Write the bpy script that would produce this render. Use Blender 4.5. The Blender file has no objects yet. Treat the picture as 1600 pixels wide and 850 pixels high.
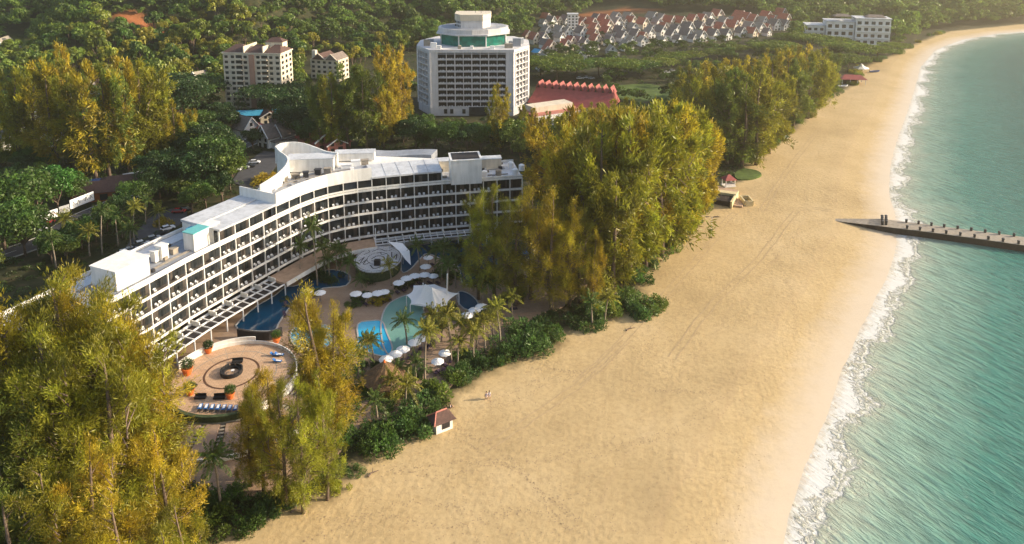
import bpy, math, random
import numpy as np
from mathutils import Vector
C = bpy.context.scene.collection
PI = math.pi
# ------------------------------------------------------------------ camera model
PH = math.radians(10); CH = 95.0; F = 1150.0; Y0 = -120 + F*math.tan(PH)
def G(px, py, z=0.0):
    u = (px-800)/F; v = (Y0-py)/F
    dy = math.cos(PH)+v*math.sin(PH); dz = -math.sin(PH)+v*math.cos(PH)
    t = (z-CH)/dz
    return (u*t, dy*t, z)
def P(x, y, z):
    dz = z-CH
    f = y*math.cos(PH)-dz*math.sin(PH); up = y*math.sin(PH)+dz*math.cos(PH)
    return 800+F*x/f, Y0-F*up/f
def scale_at(x, y, z=0):          # pixels per metre
    return F/(y*math.cos(PH)-(z-CH)*math.sin(PH))
# ------------------------------------------------------------------ polygons
SHORE = [(1400,1100),(1205,1000),(1215,900),(1222,850),(1232,800),(1248,750),(1268,700),(1290,650),(1310,590),(1335,530),(1360,480),(1385,430),
         (1400,385),(1398,340),(1388,300),(1390,260),(1400,220),(1415,180),(1428,140),(1437,105),(1460,78),(1500,62),(1560,52),(1640,46),(1800,42)]
SHORE_W = [G(*p)[:2] for p in SHORE]
SEA_POLY = [(60,20)]+SHORE_W[1:]+[(3000,700),(3000,20)]
INL = [(240,1000),(330,880),(372,838),(410,806),(470,804),(520,776),(575,715),(650,692),(700,665),(716,622),(780,582),(870,547),(884,520),(940,502),(1020,484),
       (1004,450),(1012,412),(1060,372),(1098,322),(1128,300),(1180,275),(1165,262),(1200,235),(1240,205),(1300,152),(1338,132),(1352,106),(1400,86),(1440,66),(1480,50),(1600,38),(1800,34)]
INL_W = [G(px,py,1.2)[:2] for px,py in INL]
SAND_POLY = [(-60,20)]+INL_W+[(3000,760),(3000,20)]
def poly_sd(X, Y, poly, line):
    """signed distance to polyline; positive inside poly"""
    X = np.asarray(X,float); Y = np.asarray(Y,float)
    d2 = np.full(X.shape, 1e18)
    for (x0,y0),(x1,y1) in zip(line[:-1], line[1:]):
        dx,dy = x1-x0,y1-y0
        t = np.clip(((X-x0)*dx+(Y-y0)*dy)/(dx*dx+dy*dy),0,1)
        d2 = np.minimum(d2,(X-x0-t*dx)**2+(Y-y0-t*dy)**2)
    return np.where(inside(X,Y,poly),1,-1)*np.sqrt(d2)
def inside(X, Y, poly):
    ins = np.zeros(np.shape(X),bool); n=len(poly)
    for i in range(n):
        x0,y0 = poly[i]; x1,y1 = poly[(i+1)%n]
        if y0==y1: continue
        c = ((y0>Y)!=(y1>Y)) & (X < (x1-x0)*(Y-y0)/(y1-y0)+x0)
        ins ^= c
    return ins
D0U = [(-3,380),(-.9,400),(-.35,440),(-.25,520),(-.15,600),(0,650),(.06,740),(.1,790),(.4,790),(.6,800),(.75,830),(1.2,880),(3,900)]
def hsh(a): return np.sin(a*1.0)
def height(X, Y):
    X = np.asarray(X,float); Y = np.asarray(Y,float)
    sh = -poly_sd(X,Y,SEA_POLY,SHORE_W)          # >0 inland
    inl = -poly_sd(X,Y,SAND_POLY,INL_W)          # >0 vegetated side
    z = np.where(sh<0, sh*0.05, 1.2*np.clip(sh/18,0,1)**0.8)
    z = np.maximum(z,-6)
    z = z + 0.3*np.clip(inl/3,0,1)
    u = X/np.maximum(Y,30.)
    D0 = np.interp(u,[a for a,b in D0U],[b for a,b in D0U])
    D0 = D0+14*np.sin(X*0.031)+9*np.sin(X*.083+2)
    t = Y-D0
    slope = np.interp(u,[-.6,-.2,0,.3,.8],[.36,.42,.5,.42,.42])
    hill = slope*(np.sqrt(t*t+900)+t)/2*(1+.12*np.sin(X*.045+1)*np.sin(Y*.03))
    hill = np.where(t<-90,0,hill*np.clip((t+90)/60,0,1))
    z = z+np.minimum(hill,170+20*np.sin(X*.01))*np.clip(inl/25,0,1)
    # gentle rise under the village
    z = z+np.clip((Y-540)/220,0,1)*10*np.exp(-((u-.22)/.2)**2)*np.clip(inl/25,0,1)
    return z
def hz(x,y): return float(height(np.array([x]),np.array([y]))[0])
def gt(px,py):
    """where the ray through a pixel first meets the land"""
    if py>118:
        z=1.5
        for _ in range(5):
            x,y,_z = G(px,py,z); z = max(hz(x,y),0.0)
        return (x,y,hz(x,y))
    u=(px-800)/F; v=(Y0-py)/F; dy=math.cos(PH)+v*math.sin(PH); dz=-math.sin(PH)+v*math.cos(PH)
    T=np.linspace(300,1400,551)/dy; X=u*T; Y=dy*T; Zr=CH+dz*T; g=Zr-height(X,Y); k=np.nonzero(g<0)[0]
    if len(k)==0: return (X[-1],Y[-1],hz(X[-1],Y[-1]))
    k=k[0]; f=g[k-1]/(g[k-1]-g[k]+1e-9) if k>0 else 0; x=X[k-1]*(1-f)+X[k]*f; y=Y[k-1]*(1-f)+Y[k]*f
    return (float(x),float(y),hz(x,y))
# ------------------------------------------------------------------ materials
def newmat(name):
    m = bpy.data.materials.new(name); m.use_nodes=True
    nt = m.node_tree; b = nt.nodes['Principled BSDF']
    return m,nt,b
def noise(nt, scale, detail=4, rough=.55, vec=None, dist=0):
    n = nt.nodes.new('ShaderNodeTexNoise'); n.inputs['Scale'].default_value=scale
    n.inputs['Detail'].default_value=detail; n.inputs['Roughness'].default_value=rough; n.inputs['Distortion'].default_value=dist
    if vec is not None: nt.links.new(vec,n.inputs['Vector'])
    return n
def ramp(nt, fac, stops):
    r = nt.nodes.new('ShaderNodeValToRGB'); e=r.color_ramp.elements
    while len(e)<len(stops): e.new(.5)
    for q,(p,c) in zip(e,stops): q.position=p; q.color=tuple(c)+(1,) if len(c)==3 else c
    nt.links.new(fac,r.inputs[0]); return r
def mixc(nt, a, b, fac, mode='MIX'):
    m = nt.nodes.new('ShaderNodeMix'); m.data_type='RGBA'; m.blend_type=mode
    for s,v in ((m.inputs[6],a),(m.inputs[7],b),(m.inputs[0],fac)):
        if hasattr(v,'links'): nt.links.new(v,s)
        elif isinstance(v,(int,float)) : s.default_value=v
        else: s.default_value=tuple(v)+(1,)
    return m.outputs[2]
def mth(nt, op, a, b=0.0, clamp=False):
    m = nt.nodes.new('ShaderNodeMath'); m.operation=op; m.use_clamp=clamp
    for s,v in zip(m.inputs,(a,b)):
        if hasattr(v,'links'): nt.links.new(v,s)
        else: s.default_value=v
    return m.outputs[0]
def coords(nt, obj=False, scale=(1,1,1), rot=0):
    g = nt.nodes.new('ShaderNodeTexCoord') if obj else nt.nodes.new('ShaderNodeNewGeometry')
    o = g.outputs['Object'] if obj else g.outputs['Position']
    if scale==(1,1,1) and rot==0: return o
    if rot:
        mr = nt.nodes.new('ShaderNodeMapping'); mr.inputs['Rotation'].default_value=(0,0,rot)
        nt.links.new(o,mr.inputs['Vector']); o = mr.outputs[0]
    mp = nt.nodes.new('ShaderNodeMapping'); mp.inputs['Scale'].default_value=scale
    nt.links.new(o,mp.inputs['Vector']); return mp.outputs[0]
def bump(nt, b, hgt, strength, dist=.1):
    bp = nt.nodes.new('ShaderNodeBump'); bp.inputs['Strength'].default_value=strength; bp.inputs['Distance'].default_value=dist
    nt.links.new(hgt,bp.inputs['Height']); nt.links.new(bp.outputs[0],b.inputs['Normal'])
def simple(name, col, rough=.7, var=.12, scale=.6, metallic=0, spec=.3, bmp=0):
    m,nt,b = newmat(name)
    n = noise(nt,scale,5,.6,coords(nt))
    lo = tuple(c*(1-var) for c in col); hi=tuple(min(1,c*(1+var)) for c in col)
    r = ramp(nt,n.outputs[0],[(.3,lo),(.7,hi)])
    nt.links.new(r.outputs[0],b.inputs['Base Color'])
    b.inputs['Roughness'].default_value=rough; b.inputs['Metallic'].default_value=metallic
    b.inputs['Specular IOR Level'].default_value=spec
    if bmp: bump(nt,b,noise(nt,scale*6,3,.6,coords(nt)).outputs[0],bmp)
    return m
def stained(name, col, dirt, rough=.75):
    """painted render with weather streaks of its own shape"""
    m,nt,b = newmat(name)
    n1 = noise(nt,.25,5,.6,coords(nt)); n2 = noise(nt,1.2,4,.6,coords(nt,scale=(1,1,.12)))
    f = mth(nt,'MULTIPLY',n1.outputs[0],n2.outputs[0])
    r = ramp(nt,f,[(.17,col),(.38,tuple(a*.55+b_*.45 for a,b_ in zip(col,dirt)))])
    nt.links.new(r.outputs[0],b.inputs['Base Color']); b.inputs['Roughness'].default_value=rough
    return m
M = {}
M['white'] = stained('white_render',(.80,.78,.74),(.45,.43,.38))
M['white2'] = stained('tower_render',(.62,.60,.60),(.35,.34,.33))
M['roofwhite'] = stained('white_roof_sheet',(.60,.61,.63),(.22,.22,.22),.5)
M['roofgrey'] = stained('grey_roof_membrane',(.30,.32,.36),(.12,.12,.13),.6)
M['cream'] = stained('cream_render',(.68,.60,.47),(.38,.32,.24))
M['yellow'] = stained('pale_yellow_wall',(.62,.52,.30),(.3,.25,.15))
M['brownroof'] = simple('brown_roof_tile',(.10,.058,.048),.8,.3,1.5)
M['redroof'] = simple('red_roof_sheet',(.29,.07,.062),.6,.2,.5)
M['pinkroof'] = simple('faded_pink_roof',(.45,.17,.13),.7,.2,.5)
M['tileorange'] = simple('orange_roof_tile',(.40,.13,.08),.8,.3,.8)
M['tilegrey'] = simple('grey_roof_tile',(.19,.155,.135),.8,.3,.8)
M['tan'] = simple('tan_podium_roof',(.42,.29,.20),.8,.2,.7)
M['deck'] = None
M['brown'] = simple('brown_timber',(.10,.05,.03),.7,.3,2)
M['bark'] = simple('bark',(.14,.10,.075),.9,.4,3)
M['palmbark'] = simple('palm_bark',(.26,.21,.16),.9,.3,3)
M['thatch'] = simple('thatch',(.17,.105,.055),.95,.45,4,bmp=.6)
M['terra'] = simple('terracotta',(.62,.15,.035),.6,.15,3)
M['black'] = simple('black_upholstery',(.02,.02,.022),.5,.2,3)
M['darkmetal'] = simple('dark_metal',(.05,.05,.055),.4,.2,3,metallic=.3)
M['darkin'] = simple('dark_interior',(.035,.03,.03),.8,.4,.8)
M['steel'] = simple('white_steel',(.75,.75,.75),.4,.05,2)
M['blue'] = simple('blue_cushion',(.02,.12,.36),.7,.2,3)
M['towel'] = simple('white_towel',(.8,.8,.8),.8,.05,3)
M['purple'] = simple('dark_lounger_cushion',(.05,.03,.06),.7,.3,3)
M['canvas'] = simple('white_canvas',(.82,.81,.80),.6,.04,1)
M['tarpblue'] = simple('blue_tarpaulin',(.06,.32,.50),.6,.2,2)
M['teal'] = simple('teal_box_top',(.13,.42,.42),.5,.15,2)
M['concrete'] = simple('weathered_concrete',(.30,.26,.21),.85,.25,1)
M['darkstone'] = simple('dark_wet_stone',(.03,.022,.018),.7,.5,.9,bmp=.7)
M['asphalt'] = simple('asphalt',(.07,.07,.075),.85,.25,.5)
M['paint'] = simple('road_paint',(.7,.7,.68),.7,.1,1)
M['kerb'] = simple('kerb_concrete',(.42,.40,.37),.85,.15,1)
M['orangewall'] = simple('orange_wall',(.35,.10,.04),.8,.2,1)
M['pinkwall'] = simple('pink_brown_render',(.42,.24,.17),.8,.1,1)
M['lawn'] = simple('lawn_grass',(.07,.11,.02),.9,.35,.25)
M['floorshade'] = simple('balcony_floor_shade',(.12,.10,.085),.7,.2,1)  # dark tone painted in for the shade on balcony floors
M['skin'] = simple('skin',(.42,.24,.16),.6,.05,5)
M['shirt'] = simple('pale_pink_shirt',(.68,.58,.62),.8,.1,5)
M['shorts'] = simple('light_shorts',(.55,.5,.47),.8,.1,5)
M['hair'] = simple('dark_hair',(.02,.015,.01),.7,.2,5)
M['redcloth'] = simple('red_cloth',(.5,.03,.03),.8,.1,3)
M['greenhedge'] = simple('hedge_wall',(.05,.07,.03),.9,.5,2)
for nm,c in (('carwhite',(.75,.75,.75)),('carblack',(.02,.02,.022)),('carsilver',(.4,.41,.42)),('carred',(.35,.03,.03)),('carblue',(.05,.1,.25))):
    M[nm]=simple(nm+'_paint',c,.25,.05,1,spec=.6)
M['tyre'] = simple('tyre_rubber',(.02,.02,.02),.8,.1,3)
def glass(name, col, rough=.08):
    m,nt,b = newmat(name)
    n = noise(nt,.35,3,.6,coords(nt))
    r = ramp(nt,n.outputs[0],[(.35,tuple(c*.5 for c in col)),(.65,col)])
    nt.links.new(r.outputs[0],b.inputs['Base Color']); b.inputs['Roughness'].default_value=rough; b.inputs['Specular IOR Level'].default_value=.6
    return m
M['glass'] = glass('dark_window_glass',(.035,.042,.048))
M['curtain'] = glass('curtained_glass',(.10,.085,.075),.3)
M['frame'] = simple('dark_window_frame',(.04,.038,.036),.5,.1,2)
M['greenglass'] = glass('green_glass',(.015,.20,.15),.15)
# foliage: colour from the object, clump variation from the mesh
def leafmat():
    m,nt,b = newmat('foliage')
    nt.nodes.remove(b)
    oi = nt.nodes.new('ShaderNodeObjectInfo'); at = nt.nodes.new('ShaderNodeAttribute'); at.attribute_name='tint'
    tv = nt.nodes.new('ShaderNodeCombineColor'); 
    for i in range(3): nt.links.new(at.outputs['Fac'],tv.inputs[i])
    c = mixc(nt,oi.outputs['Color'],tv.outputs[0],1.0,'MULTIPLY')
    hs = nt.nodes.new('ShaderNodeHueSaturation')
    n = noise(nt,.16,3,.6,coords(nt))
    nt.links.new(mth(nt,'MULTIPLY_ADD',n.outputs[0],.10),hs.inputs['Hue']); 
    mm = hs.inputs['Hue'].links[0].from_node; mm.inputs[2].default_value=.45
    r2 = nt.nodes.new('ShaderNodeMath'); r2.operation='MULTIPLY_ADD'; nt.links.new(oi.outputs['Random'],r2.inputs[0]); r2.inputs[1].default_value=.35; r2.inputs[2].default_value=.82
    nt.links.new(r2.outputs[0],hs.inputs['Value']); nt.links.new(c,hs.inputs['Color'])
    d = nt.nodes.new('ShaderNodeBsdfDiffuse'); t = nt.nodes.new('ShaderNodeBsdfTranslucent'); g=nt.nodes.new('ShaderNodeBsdfGlossy')
    g.inputs['Roughness'].default_value=.45; g.inputs['Color'].default_value=(.8,.8,.7,1)
    nt.links.new(hs.outputs[0],d.inputs[0]); nt.links.new(hs.outputs[0],t.inputs[0])
    a = nt.nodes.new('ShaderNodeMixShader'); a.inputs[0].default_value=.45; nt.links.new(d.outputs[0],a.inputs[1]); nt.links.new(t.outputs[0],a.inputs[2])
    a2= nt.nodes.new('ShaderNodeMixShader'); a2.inputs[0].default_value=.03; nt.links.new(a.outputs[0],a2.inputs[1]); nt.links.new(g.outputs[0],a2.inputs[2])
    nt.links.new(a2.outputs[0],nt.nodes['Material Output'].inputs[0])
    return m
M['leaf']=leafmat()
# land: sand / soil
def landmat():
    m,nt,b = newmat('land')
    ash = nt.nodes.new('ShaderNodeAttribute'); ash.attribute_name='shore'      # metres inland from the waterline
    ain = nt.nodes.new('ShaderNodeAttribute'); ain.attribute_name='inland'     # metres behind the plant line
    pos = coords(nt)
    n1 = noise(nt,.035,6,.6,pos); n2 = noise(nt,1.1,5,.7,pos); n3=noise(nt,.25,5,.6,pos)
    rut = noise(nt,.35,4,.6,coords(nt,scale=(3.2,.35,1),rot=math.radians(12)))
    sand = ramp(nt,n1.outputs[0],[(.3,(.39,.285,.145)),(.5,(.48,.355,.185)),(.7,(.54,.41,.23))])
    s2 = mixc(nt,sand.outputs[0],ramp(nt,n2.outputs[0],[(.3,(.80,.78,.76)),(.55,(1,1,1)),(.75,(1.05,1.03,1))]).outputs[0],1.0,'MULTIPLY')
    s3 = mixc(nt,s2,ramp(nt,rut.outputs[0],[(.36,(.88,.85,.82)),(.45,(1,1,1))]).outputs[0],.35,'MULTIPLY')
    # wet strip
    w = mth(nt,'ADD',ash.outputs['Fac'],mth(nt,'MULTIPLY',mth(nt,'SUBTRACT',n3.outputs[0],.5),6.0))
    wr = ramp(nt,mth(nt,'DIVIDE',w,13.0),[(0,(1,1,1)),(.22,(.85,.85,.85)),(.8,(0,0,0))])
    tl=mth(nt,'ADD',ash.outputs['Fac'],mth(nt,'MULTIPLY',mth(nt,'SUBTRACT',n1.outputs[0],.5),10.0))
    t1=ramp(nt,mth(nt,'DIVIDE',tl,40.0),[(.40,(0,0,0)),(.42,(1,1,1)),(.43,(.4,.4,.4)),(.56,(0,0,0)),(.66,(0,0,0)),(.68,(.7,.7,.7)),(.69,(0,0,0))])
    s3=mixc(nt,s3,(.36,.25,.15),mth(nt,'MULTIPLY',mth(nt,'MULTIPLY',t1.outputs[0],n2.outputs[0]),.5))
    wet = mixc(nt,s3,(.58,.49,.38),mth(nt,'MULTIPLY',wr.outputs[0],.85))
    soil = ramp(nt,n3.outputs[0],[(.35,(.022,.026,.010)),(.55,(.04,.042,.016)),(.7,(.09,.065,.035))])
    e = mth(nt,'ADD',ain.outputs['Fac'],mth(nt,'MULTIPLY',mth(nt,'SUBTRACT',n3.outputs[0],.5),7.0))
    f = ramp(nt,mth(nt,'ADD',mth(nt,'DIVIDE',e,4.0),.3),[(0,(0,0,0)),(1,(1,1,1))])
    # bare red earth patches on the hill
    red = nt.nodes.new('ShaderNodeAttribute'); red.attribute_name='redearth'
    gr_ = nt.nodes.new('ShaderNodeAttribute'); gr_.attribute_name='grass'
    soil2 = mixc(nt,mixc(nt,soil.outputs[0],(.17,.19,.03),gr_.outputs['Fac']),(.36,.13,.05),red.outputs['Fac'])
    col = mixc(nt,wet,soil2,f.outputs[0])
    nt.links.new(col,b.inputs['Base Color'])
    rr = ramp(nt,wr.outputs[0],[(0,(.9,.9,.9)),(1,(.35,.35,.35))]); nt.links.new(rr.outputs[0],b.inputs['Roughness'])
    b.inputs['Specular IOR Level'].default_value=.25
    # footprints and tracks
    v = nt.nodes.new('ShaderNodeTexVoronoi'); v.inputs['Scale'].default_value=.9; nt.links.new(pos,v.inputs['Vector'])
    h = mth(nt,'ADD',mth(nt,'MULTIPLY',n2.outputs[0],1.0),mth(nt,'MULTIPLY',v.outputs['Distance'],.5))
    h = mth(nt,'ADD',h,mth(nt,'MULTIPLY',rut.outputs[0],.45))
    dry = mth(nt,'SUBTRACT',1.0,wr.outputs[0],True)
    patch=ramp(nt,noise(nt,.03,4,.6,pos,.5).outputs[0],[(.4,(.25,.25,.25)),(.6,(1,1,1))])
    bump(nt,b,mth(nt,'MULTIPLY',mth(nt,'MULTIPLY',h,dry),patch.outputs[0]),.5,.22)
    return m
M['land']=landmat()
def seamat():
    m,nt,b = newmat('sea_water')
    ash = nt.nodes.new('ShaderNodeAttribute'); ash.attribute_name='shore'      # metres out from the waterline
    geo = nt.nodes.new('ShaderNodeNewGeometry')
    rot = math.radians(60)
    big = noise(nt,.05,4,.6,coords(nt)); mid = noise(nt,.35,5,.6,coords(nt,scale=(.45,1.9,1),rot=rot)); fine = noise(nt,1.25,5,.62,coords(nt,scale=(.42,1.25,1),rot=rot),1.0)
    d = mth(nt,'ADD',ash.outputs['Fac'],mth(nt,'MULTIPLY',mth(nt,'SUBTRACT',big.outputs[0],.5),14.0))
    d = mth(nt,'ADD',d,mth(nt,'MULTIPLY',mth(nt,'SUBTRACT',mid.outputs[0],.5),7.0))
    col = ramp(nt,mth(nt,'DIVIDE',d,120.0),[(0,(.56,.47,.36)),(.02,(.54,.50,.40)),(.045,(.46,.49,.39)),(.10,(.26,.38,.30)),(.22,(.065,.22,.175)),(.42,(.012,.122,.105)),(1,(.011,.10,.09))])
    # foam lace
    fz = noise(nt,.75,5,.62,coords(nt),1.4)
    e0 = mth(nt,'ADD',ash.outputs['Fac'],mth(nt,'MULTIPLY',mth(nt,'SUBTRACT',big.outputs[0],.5),22.0))
    band1 = ramp(nt,mth(nt,'DIVIDE',e0,15.0),[(0,(.78,.78,.78)),(.16,(.70,.70,.70)),(.30,(.44,.44,.44)),(.36,(.56,.56,.56)),(.42,(.34,.34,.34)),(.8,(.05,.05,.05))])
    foam = ramp(nt,mth(nt,'ADD',band1.outputs[0],mth(nt,'SUBTRACT',fz.outputs[0],.5)),[(.34,(0,0,0)),(.60,(1,1,1))])
    crest = ramp(nt,fine.outputs[0],[(.54,(0,0,0)),(.66,(.18,.18,.18)),(.78,(.55,.55,.55))])  # pale wave-top streaks: whitecaps and reflections painted as colour
    trough_shade = ramp(nt,mid.outputs[0],[(.35,(.7,.7,.7)),(.6,(1.1,1.1,1.1))])  # shading of the wave hollows, painted into the water colour
    col2 = mixc(nt,mixc(nt,col.outputs[0],trough_shade.outputs[0],1.0,'MULTIPLY'),(.30,.42,.37),crest.outputs[0])
    ed=ramp(nt,mth(nt,'ADD',mth(nt,'DIVIDE',ash.outputs['Fac'],5.0),mth(nt,'MULTIPLY',mth(nt,'SUBTRACT',fz.outputs[0],.5),1.6)),[(.0,(.15,.15,.15)),(.45,(1,1,1))])
    col3 = mixc(nt,col2,(.64,.64,.61),mth(nt,'MULTIPLY',foam.outputs[0],ed.outputs[0]))
    nt.links.new(col3,b.inputs['Base Color'])
    rr = ramp(nt,foam.outputs[0],[(0,(.14,.14,.14)),(1,(.8,.8,.8))]); nt.links.new(rr.outputs[0],b.inputs['Roughness'])
    b.inputs['Specular IOR Level'].default_value=.5; b.inputs['IOR'].default_value=1.33
    h = mth(nt,'ADD',mth(nt,'MULTIPLY',mid.outputs[0],1.6),mth(nt,'MULTIPLY',fine.outputs[0],.55))
    bump(nt,b,mth(nt,'MULTIPLY',h,mth(nt,'SUBTRACT',1.0,mth(nt,'MULTIPLY',foam.outputs[0],.8))),.9,.55)
    return m
M['sea']=seamat()
def poolmat(name, c1, c2):
    m,nt,b = newmat(name)
    n=noise(nt,.12,3,.5,coords(nt)); r=ramp(nt,n.outputs[0],[(.35,c1),(.65,c2)])
    nt.links.new(r.outputs[0],b.inputs['Base Color']); b.inputs['Roughness'].default_value=.05; b.inputs['IOR'].default_value=1.33
    bump(nt,b,noise(nt,1.5,3,.5,coords(nt)).outputs[0],.15,.05); return m
M['poolblue']=poolmat('deep_blue_pool',(.003,.045,.10),(.006,.07,.14))
M['poolgreen']=poolmat('green_pool',(.13,.30,.25),(.18,.34,.28))
M['poolbright']=poolmat('bright_blue_pool',(.01,.30,.55),(.03,.42,.66))
def deckmat(name, c1, c2, scale, plank=False, rot=0):
    m,nt,b = newmat(name)
    n=noise(nt,.3,5,.6,coords(nt)); r=ramp(nt,n.outputs[0],[(.3,c1),(.7,c2)])
    br=nt.nodes.new('ShaderNodeTexBrick'); br.inputs['Scale'].default_value=scale
    br.inputs['Color1'].default_value=(1,1,1,1); br.inputs['Color2'].default_value=(.86,.84,.82,1); br.inputs['Mortar'].default_value=(.55,.52,.5,1)
    br.inputs['Mortar Size'].default_value=.02
    if plank: br.inputs['Brick Width'].default_value=3; br.inputs['Row Height'].default_value=.12
    nt.links.new(coords(nt,rot=rot) if rot else coords(nt),br.inputs['Vector'])
    c=mixc(nt,r.outputs[0],br.outputs[0],1.0,'MULTIPLY'); nt.links.new(c,b.inputs['Base Color']); b.inputs['Roughness'].default_value=.75
    return m
M['deck']=deckmat('pool_paving',(.30,.20,.13),(.40,.28,.19),.7)
M['terrace']=deckmat('terrace_tiles',(.50,.32,.19),(.62,.42,.27),.5)
M['planks']=deckmat('timber_planks',(.36,.24,.17),(.44,.31,.22),1.2,True,.3)
M['mural']=deckmat('painted_stage_floor',(.50,.52,.55),(.60,.62,.64),.4)
M['ink']=simple('black_floor_paint',(.03,.03,.035),.7,.2,2)
# ------------------------------------------------------------------ mesh helpers
class MB:
    def __init__(s): s.v=[]; s.f=[]; s.m=[]; s.t=[]
    def add(s, vs, fs, mi=0, tint=1.0):
        o=len(s.v); s.v+= [tuple(v) for v in vs]; s.f+=[tuple(i+o for i in f) for f in fs]; s.m+=[mi]*len(fs); s.t+=[tint]*len(vs)
    def box(s, c, size, rz=0, mi=0, taper=1.0):
        x,y,z=c; a,b,h=size[0]/2,size[1]/2,size[2]
        ca,sa=math.cos(rz),math.sin(rz); vs=[]
        for zz,k in ((0,1),(h,taper)):
            for dx,dy in ((-a,-b),(a,-b),(a,b),(-a,b)):
                dx*=k;dy*=k; vs.append((x+dx*ca-dy*sa,y+dx*sa+dy*ca,z+zz))
        s.add(vs,[(3,2,1,0),(4,5,6,7),(0,1,5,4),(1,2,6,5),(2,3,7,6),(3,0,4,7)],mi)
    def tube(s, pts, radii, n=6, mi=0, cap=True):
        pts=[Vector(p) for p in pts]; o=[]; vs=[]
        for i,p in enumerate(pts):
            d=(pts[min(i+1,len(pts)-1)]-pts[max(i-1,0)]).normalized()
            a=d.orthogonal().normalized() if abs(d.z)<.9 else d.cross(Vector((0,1,0))).normalized()
            b=d.cross(a); r=radii[i] if hasattr(radii,'__len__') else radii
            for k in range(n):
                t=2*PI*k/n; vs.append(p+a*math.cos(t)*r+b*math.sin(t)*r)
        fs=[]
        for i in range(len(pts)-1):
            for k in range(n):
                fs.append((i*n+k,i*n+(k+1)%n,(i+1)*n+(k+1)%n,(i+1)*n+k))
        if cap: fs.append(tuple(range(n))[::-1]); fs.append(tuple((len(pts)-1)*n+k for k in range(n)))
        s.add(vs,fs,mi)
    def lathe(s, prof, c=(0,0,0), n=16, mi=0, cap=True, sx=1, sy=1):
        vs=[];fs=[]
        for r,z in prof:
            for k in range(n):
                t=2*PI*k/n; vs.append((c[0]+r*math.cos(t)*sx,c[1]+r*math.sin(t)*sy,c[2]+z))
        m=len(prof)
        for i in range(m-1):
            for k in range(n): fs.append((i*n+k,i*n+(k+1)%n,(i+1)*n+(k+1)%n,(i+1)*n+k))
        if cap: fs.append(tuple(range(n))[::-1]); fs.append(tuple((m-1)*n+k for k in range(n)))
        s.add(vs,fs,mi)
    def prism(s, poly, z0, z1, mi=0):
        a=sum(poly[i][0]*poly[(i+1)%len(poly)][1]-poly[(i+1)%len(poly)][0]*poly[i][1] for i in range(len(poly)))
        if a<0: poly=poly[::-1]
        n=len(poly); vs=[(p[0],p[1],z0) for p in poly]+[(p[0],p[1],z1) for p in poly]
        fs=[tuple(range(n))[::-1],tuple(range(n,2*n))]+[(i,(i+1)%n,n+(i+1)%n,n+i) for i in range(n)]
        s.add(vs,fs,mi)
    def sweep(s, A, B, z0, z1, mi=0):
        """closed box strip between polylines A (front) and B (back)"""
        n=len(A); vs=[]
        zz=lambda z,i:z[i] if hasattr(z,'__len__') else z
        for i in range(n):
            vs+=[(A[i][0],A[i][1],zz(z0,i)),(A[i][0],A[i][1],zz(z1,i)),(B[i][0],B[i][1],zz(z1,i)),(B[i][0],B[i][1],zz(z0,i))]
        fs=[]
        for i in range(n-1):
            a=i*4;b=a+4
            for k in range(4): fs.append((a+k,a+(k+1)%4,b+(k+1)%4,b+k))
        fs+=[(3,2,1,0),(n*4-4,n*4-3,n*4-2,n*4-1)]
        s.add(vs,fs,mi)
    def build(s, name, mats, parent=None, smooth=False, tint=False, color=None):
        me=bpy.data.meshes.new(name); me.from_pydata(s.v,[],s.f)
        for m in (mats if isinstance(mats,(list,tuple)) else [mats]): me.materials.append(m)
        if any(s.m): me.polygons.foreach_set('material_index',s.m)
        if smooth: me.polygons.foreach_set('use_smooth',[True]*len(s.f))
        if tint: me.attributes.new('tint','FLOAT','POINT').data.foreach_set('value',s.t)
        me.update()
        o=bpy.data.objects.new(name,me); C.objects.link(o)
        if parent: o.parent=parent
        if color: o.color=tuple(color)+(1,)
        return o
def empty(name, loc=(0,0,0), rz=0, sc=1):
    o=bpy.data.objects.new(name,None); C.objects.link(o); o.location=loc; o.rotation_euler=(0,0,rz); o.empty_display_size=.3
    if sc!=1: o.scale=(sc,sc,sc) if not hasattr(sc,'__len__') else sc
    return o
def tag(o, label=None, cat=None, group=None, kind=None):
    if label: o['label']=label
    if cat: o['category']=cat
    if group: o['group']=group
    if kind: o['kind']=kind
    return o
def dup(root, loc, rz=0, sc=1, color=None, colpart=None):
    def rec(o,par):
        c=o.copy(); C.objects.link(c); c.parent=par
        for k in o.children: rec(k,c)
        return c
    kids=list(root.children)
    r=root.copy(); C.objects.link(r); r.location=loc; r.rotation_euler=(0,0,rz); r.scale=(sc,sc,sc) if not hasattr(sc,'__len__') else sc
    for k in kids:
        c=rec(k,r)
    for k_ in ('label','group','category'):
        if k_ in r: del r[k_]
    if color:
        for c in r.children:
            if c.name.startswith(colpart or 'crown'): c.color=tuple(color)+(1,)
        if r.type=='MESH': r.color=tuple(color)+(1,)
    return r
def bezline(pts, n=4):
    """Catmull-Rom densify closed polygon"""
    out=[]; m=len(pts)
    for i in range(m):
        p0,p1,p2,p3=[np.array(pts[(i+k)%m][:2],float) for k in (-1,0,1,2)]
        for t in np.arange(n)/n:
            out.append(tuple(.5*((2*p1)+(-p0+p2)*t+(2*p0-5*p1+4*p2-p3)*t*t+(-p0+3*p1-3*p2+p3)*t**3)))
    return out
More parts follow.
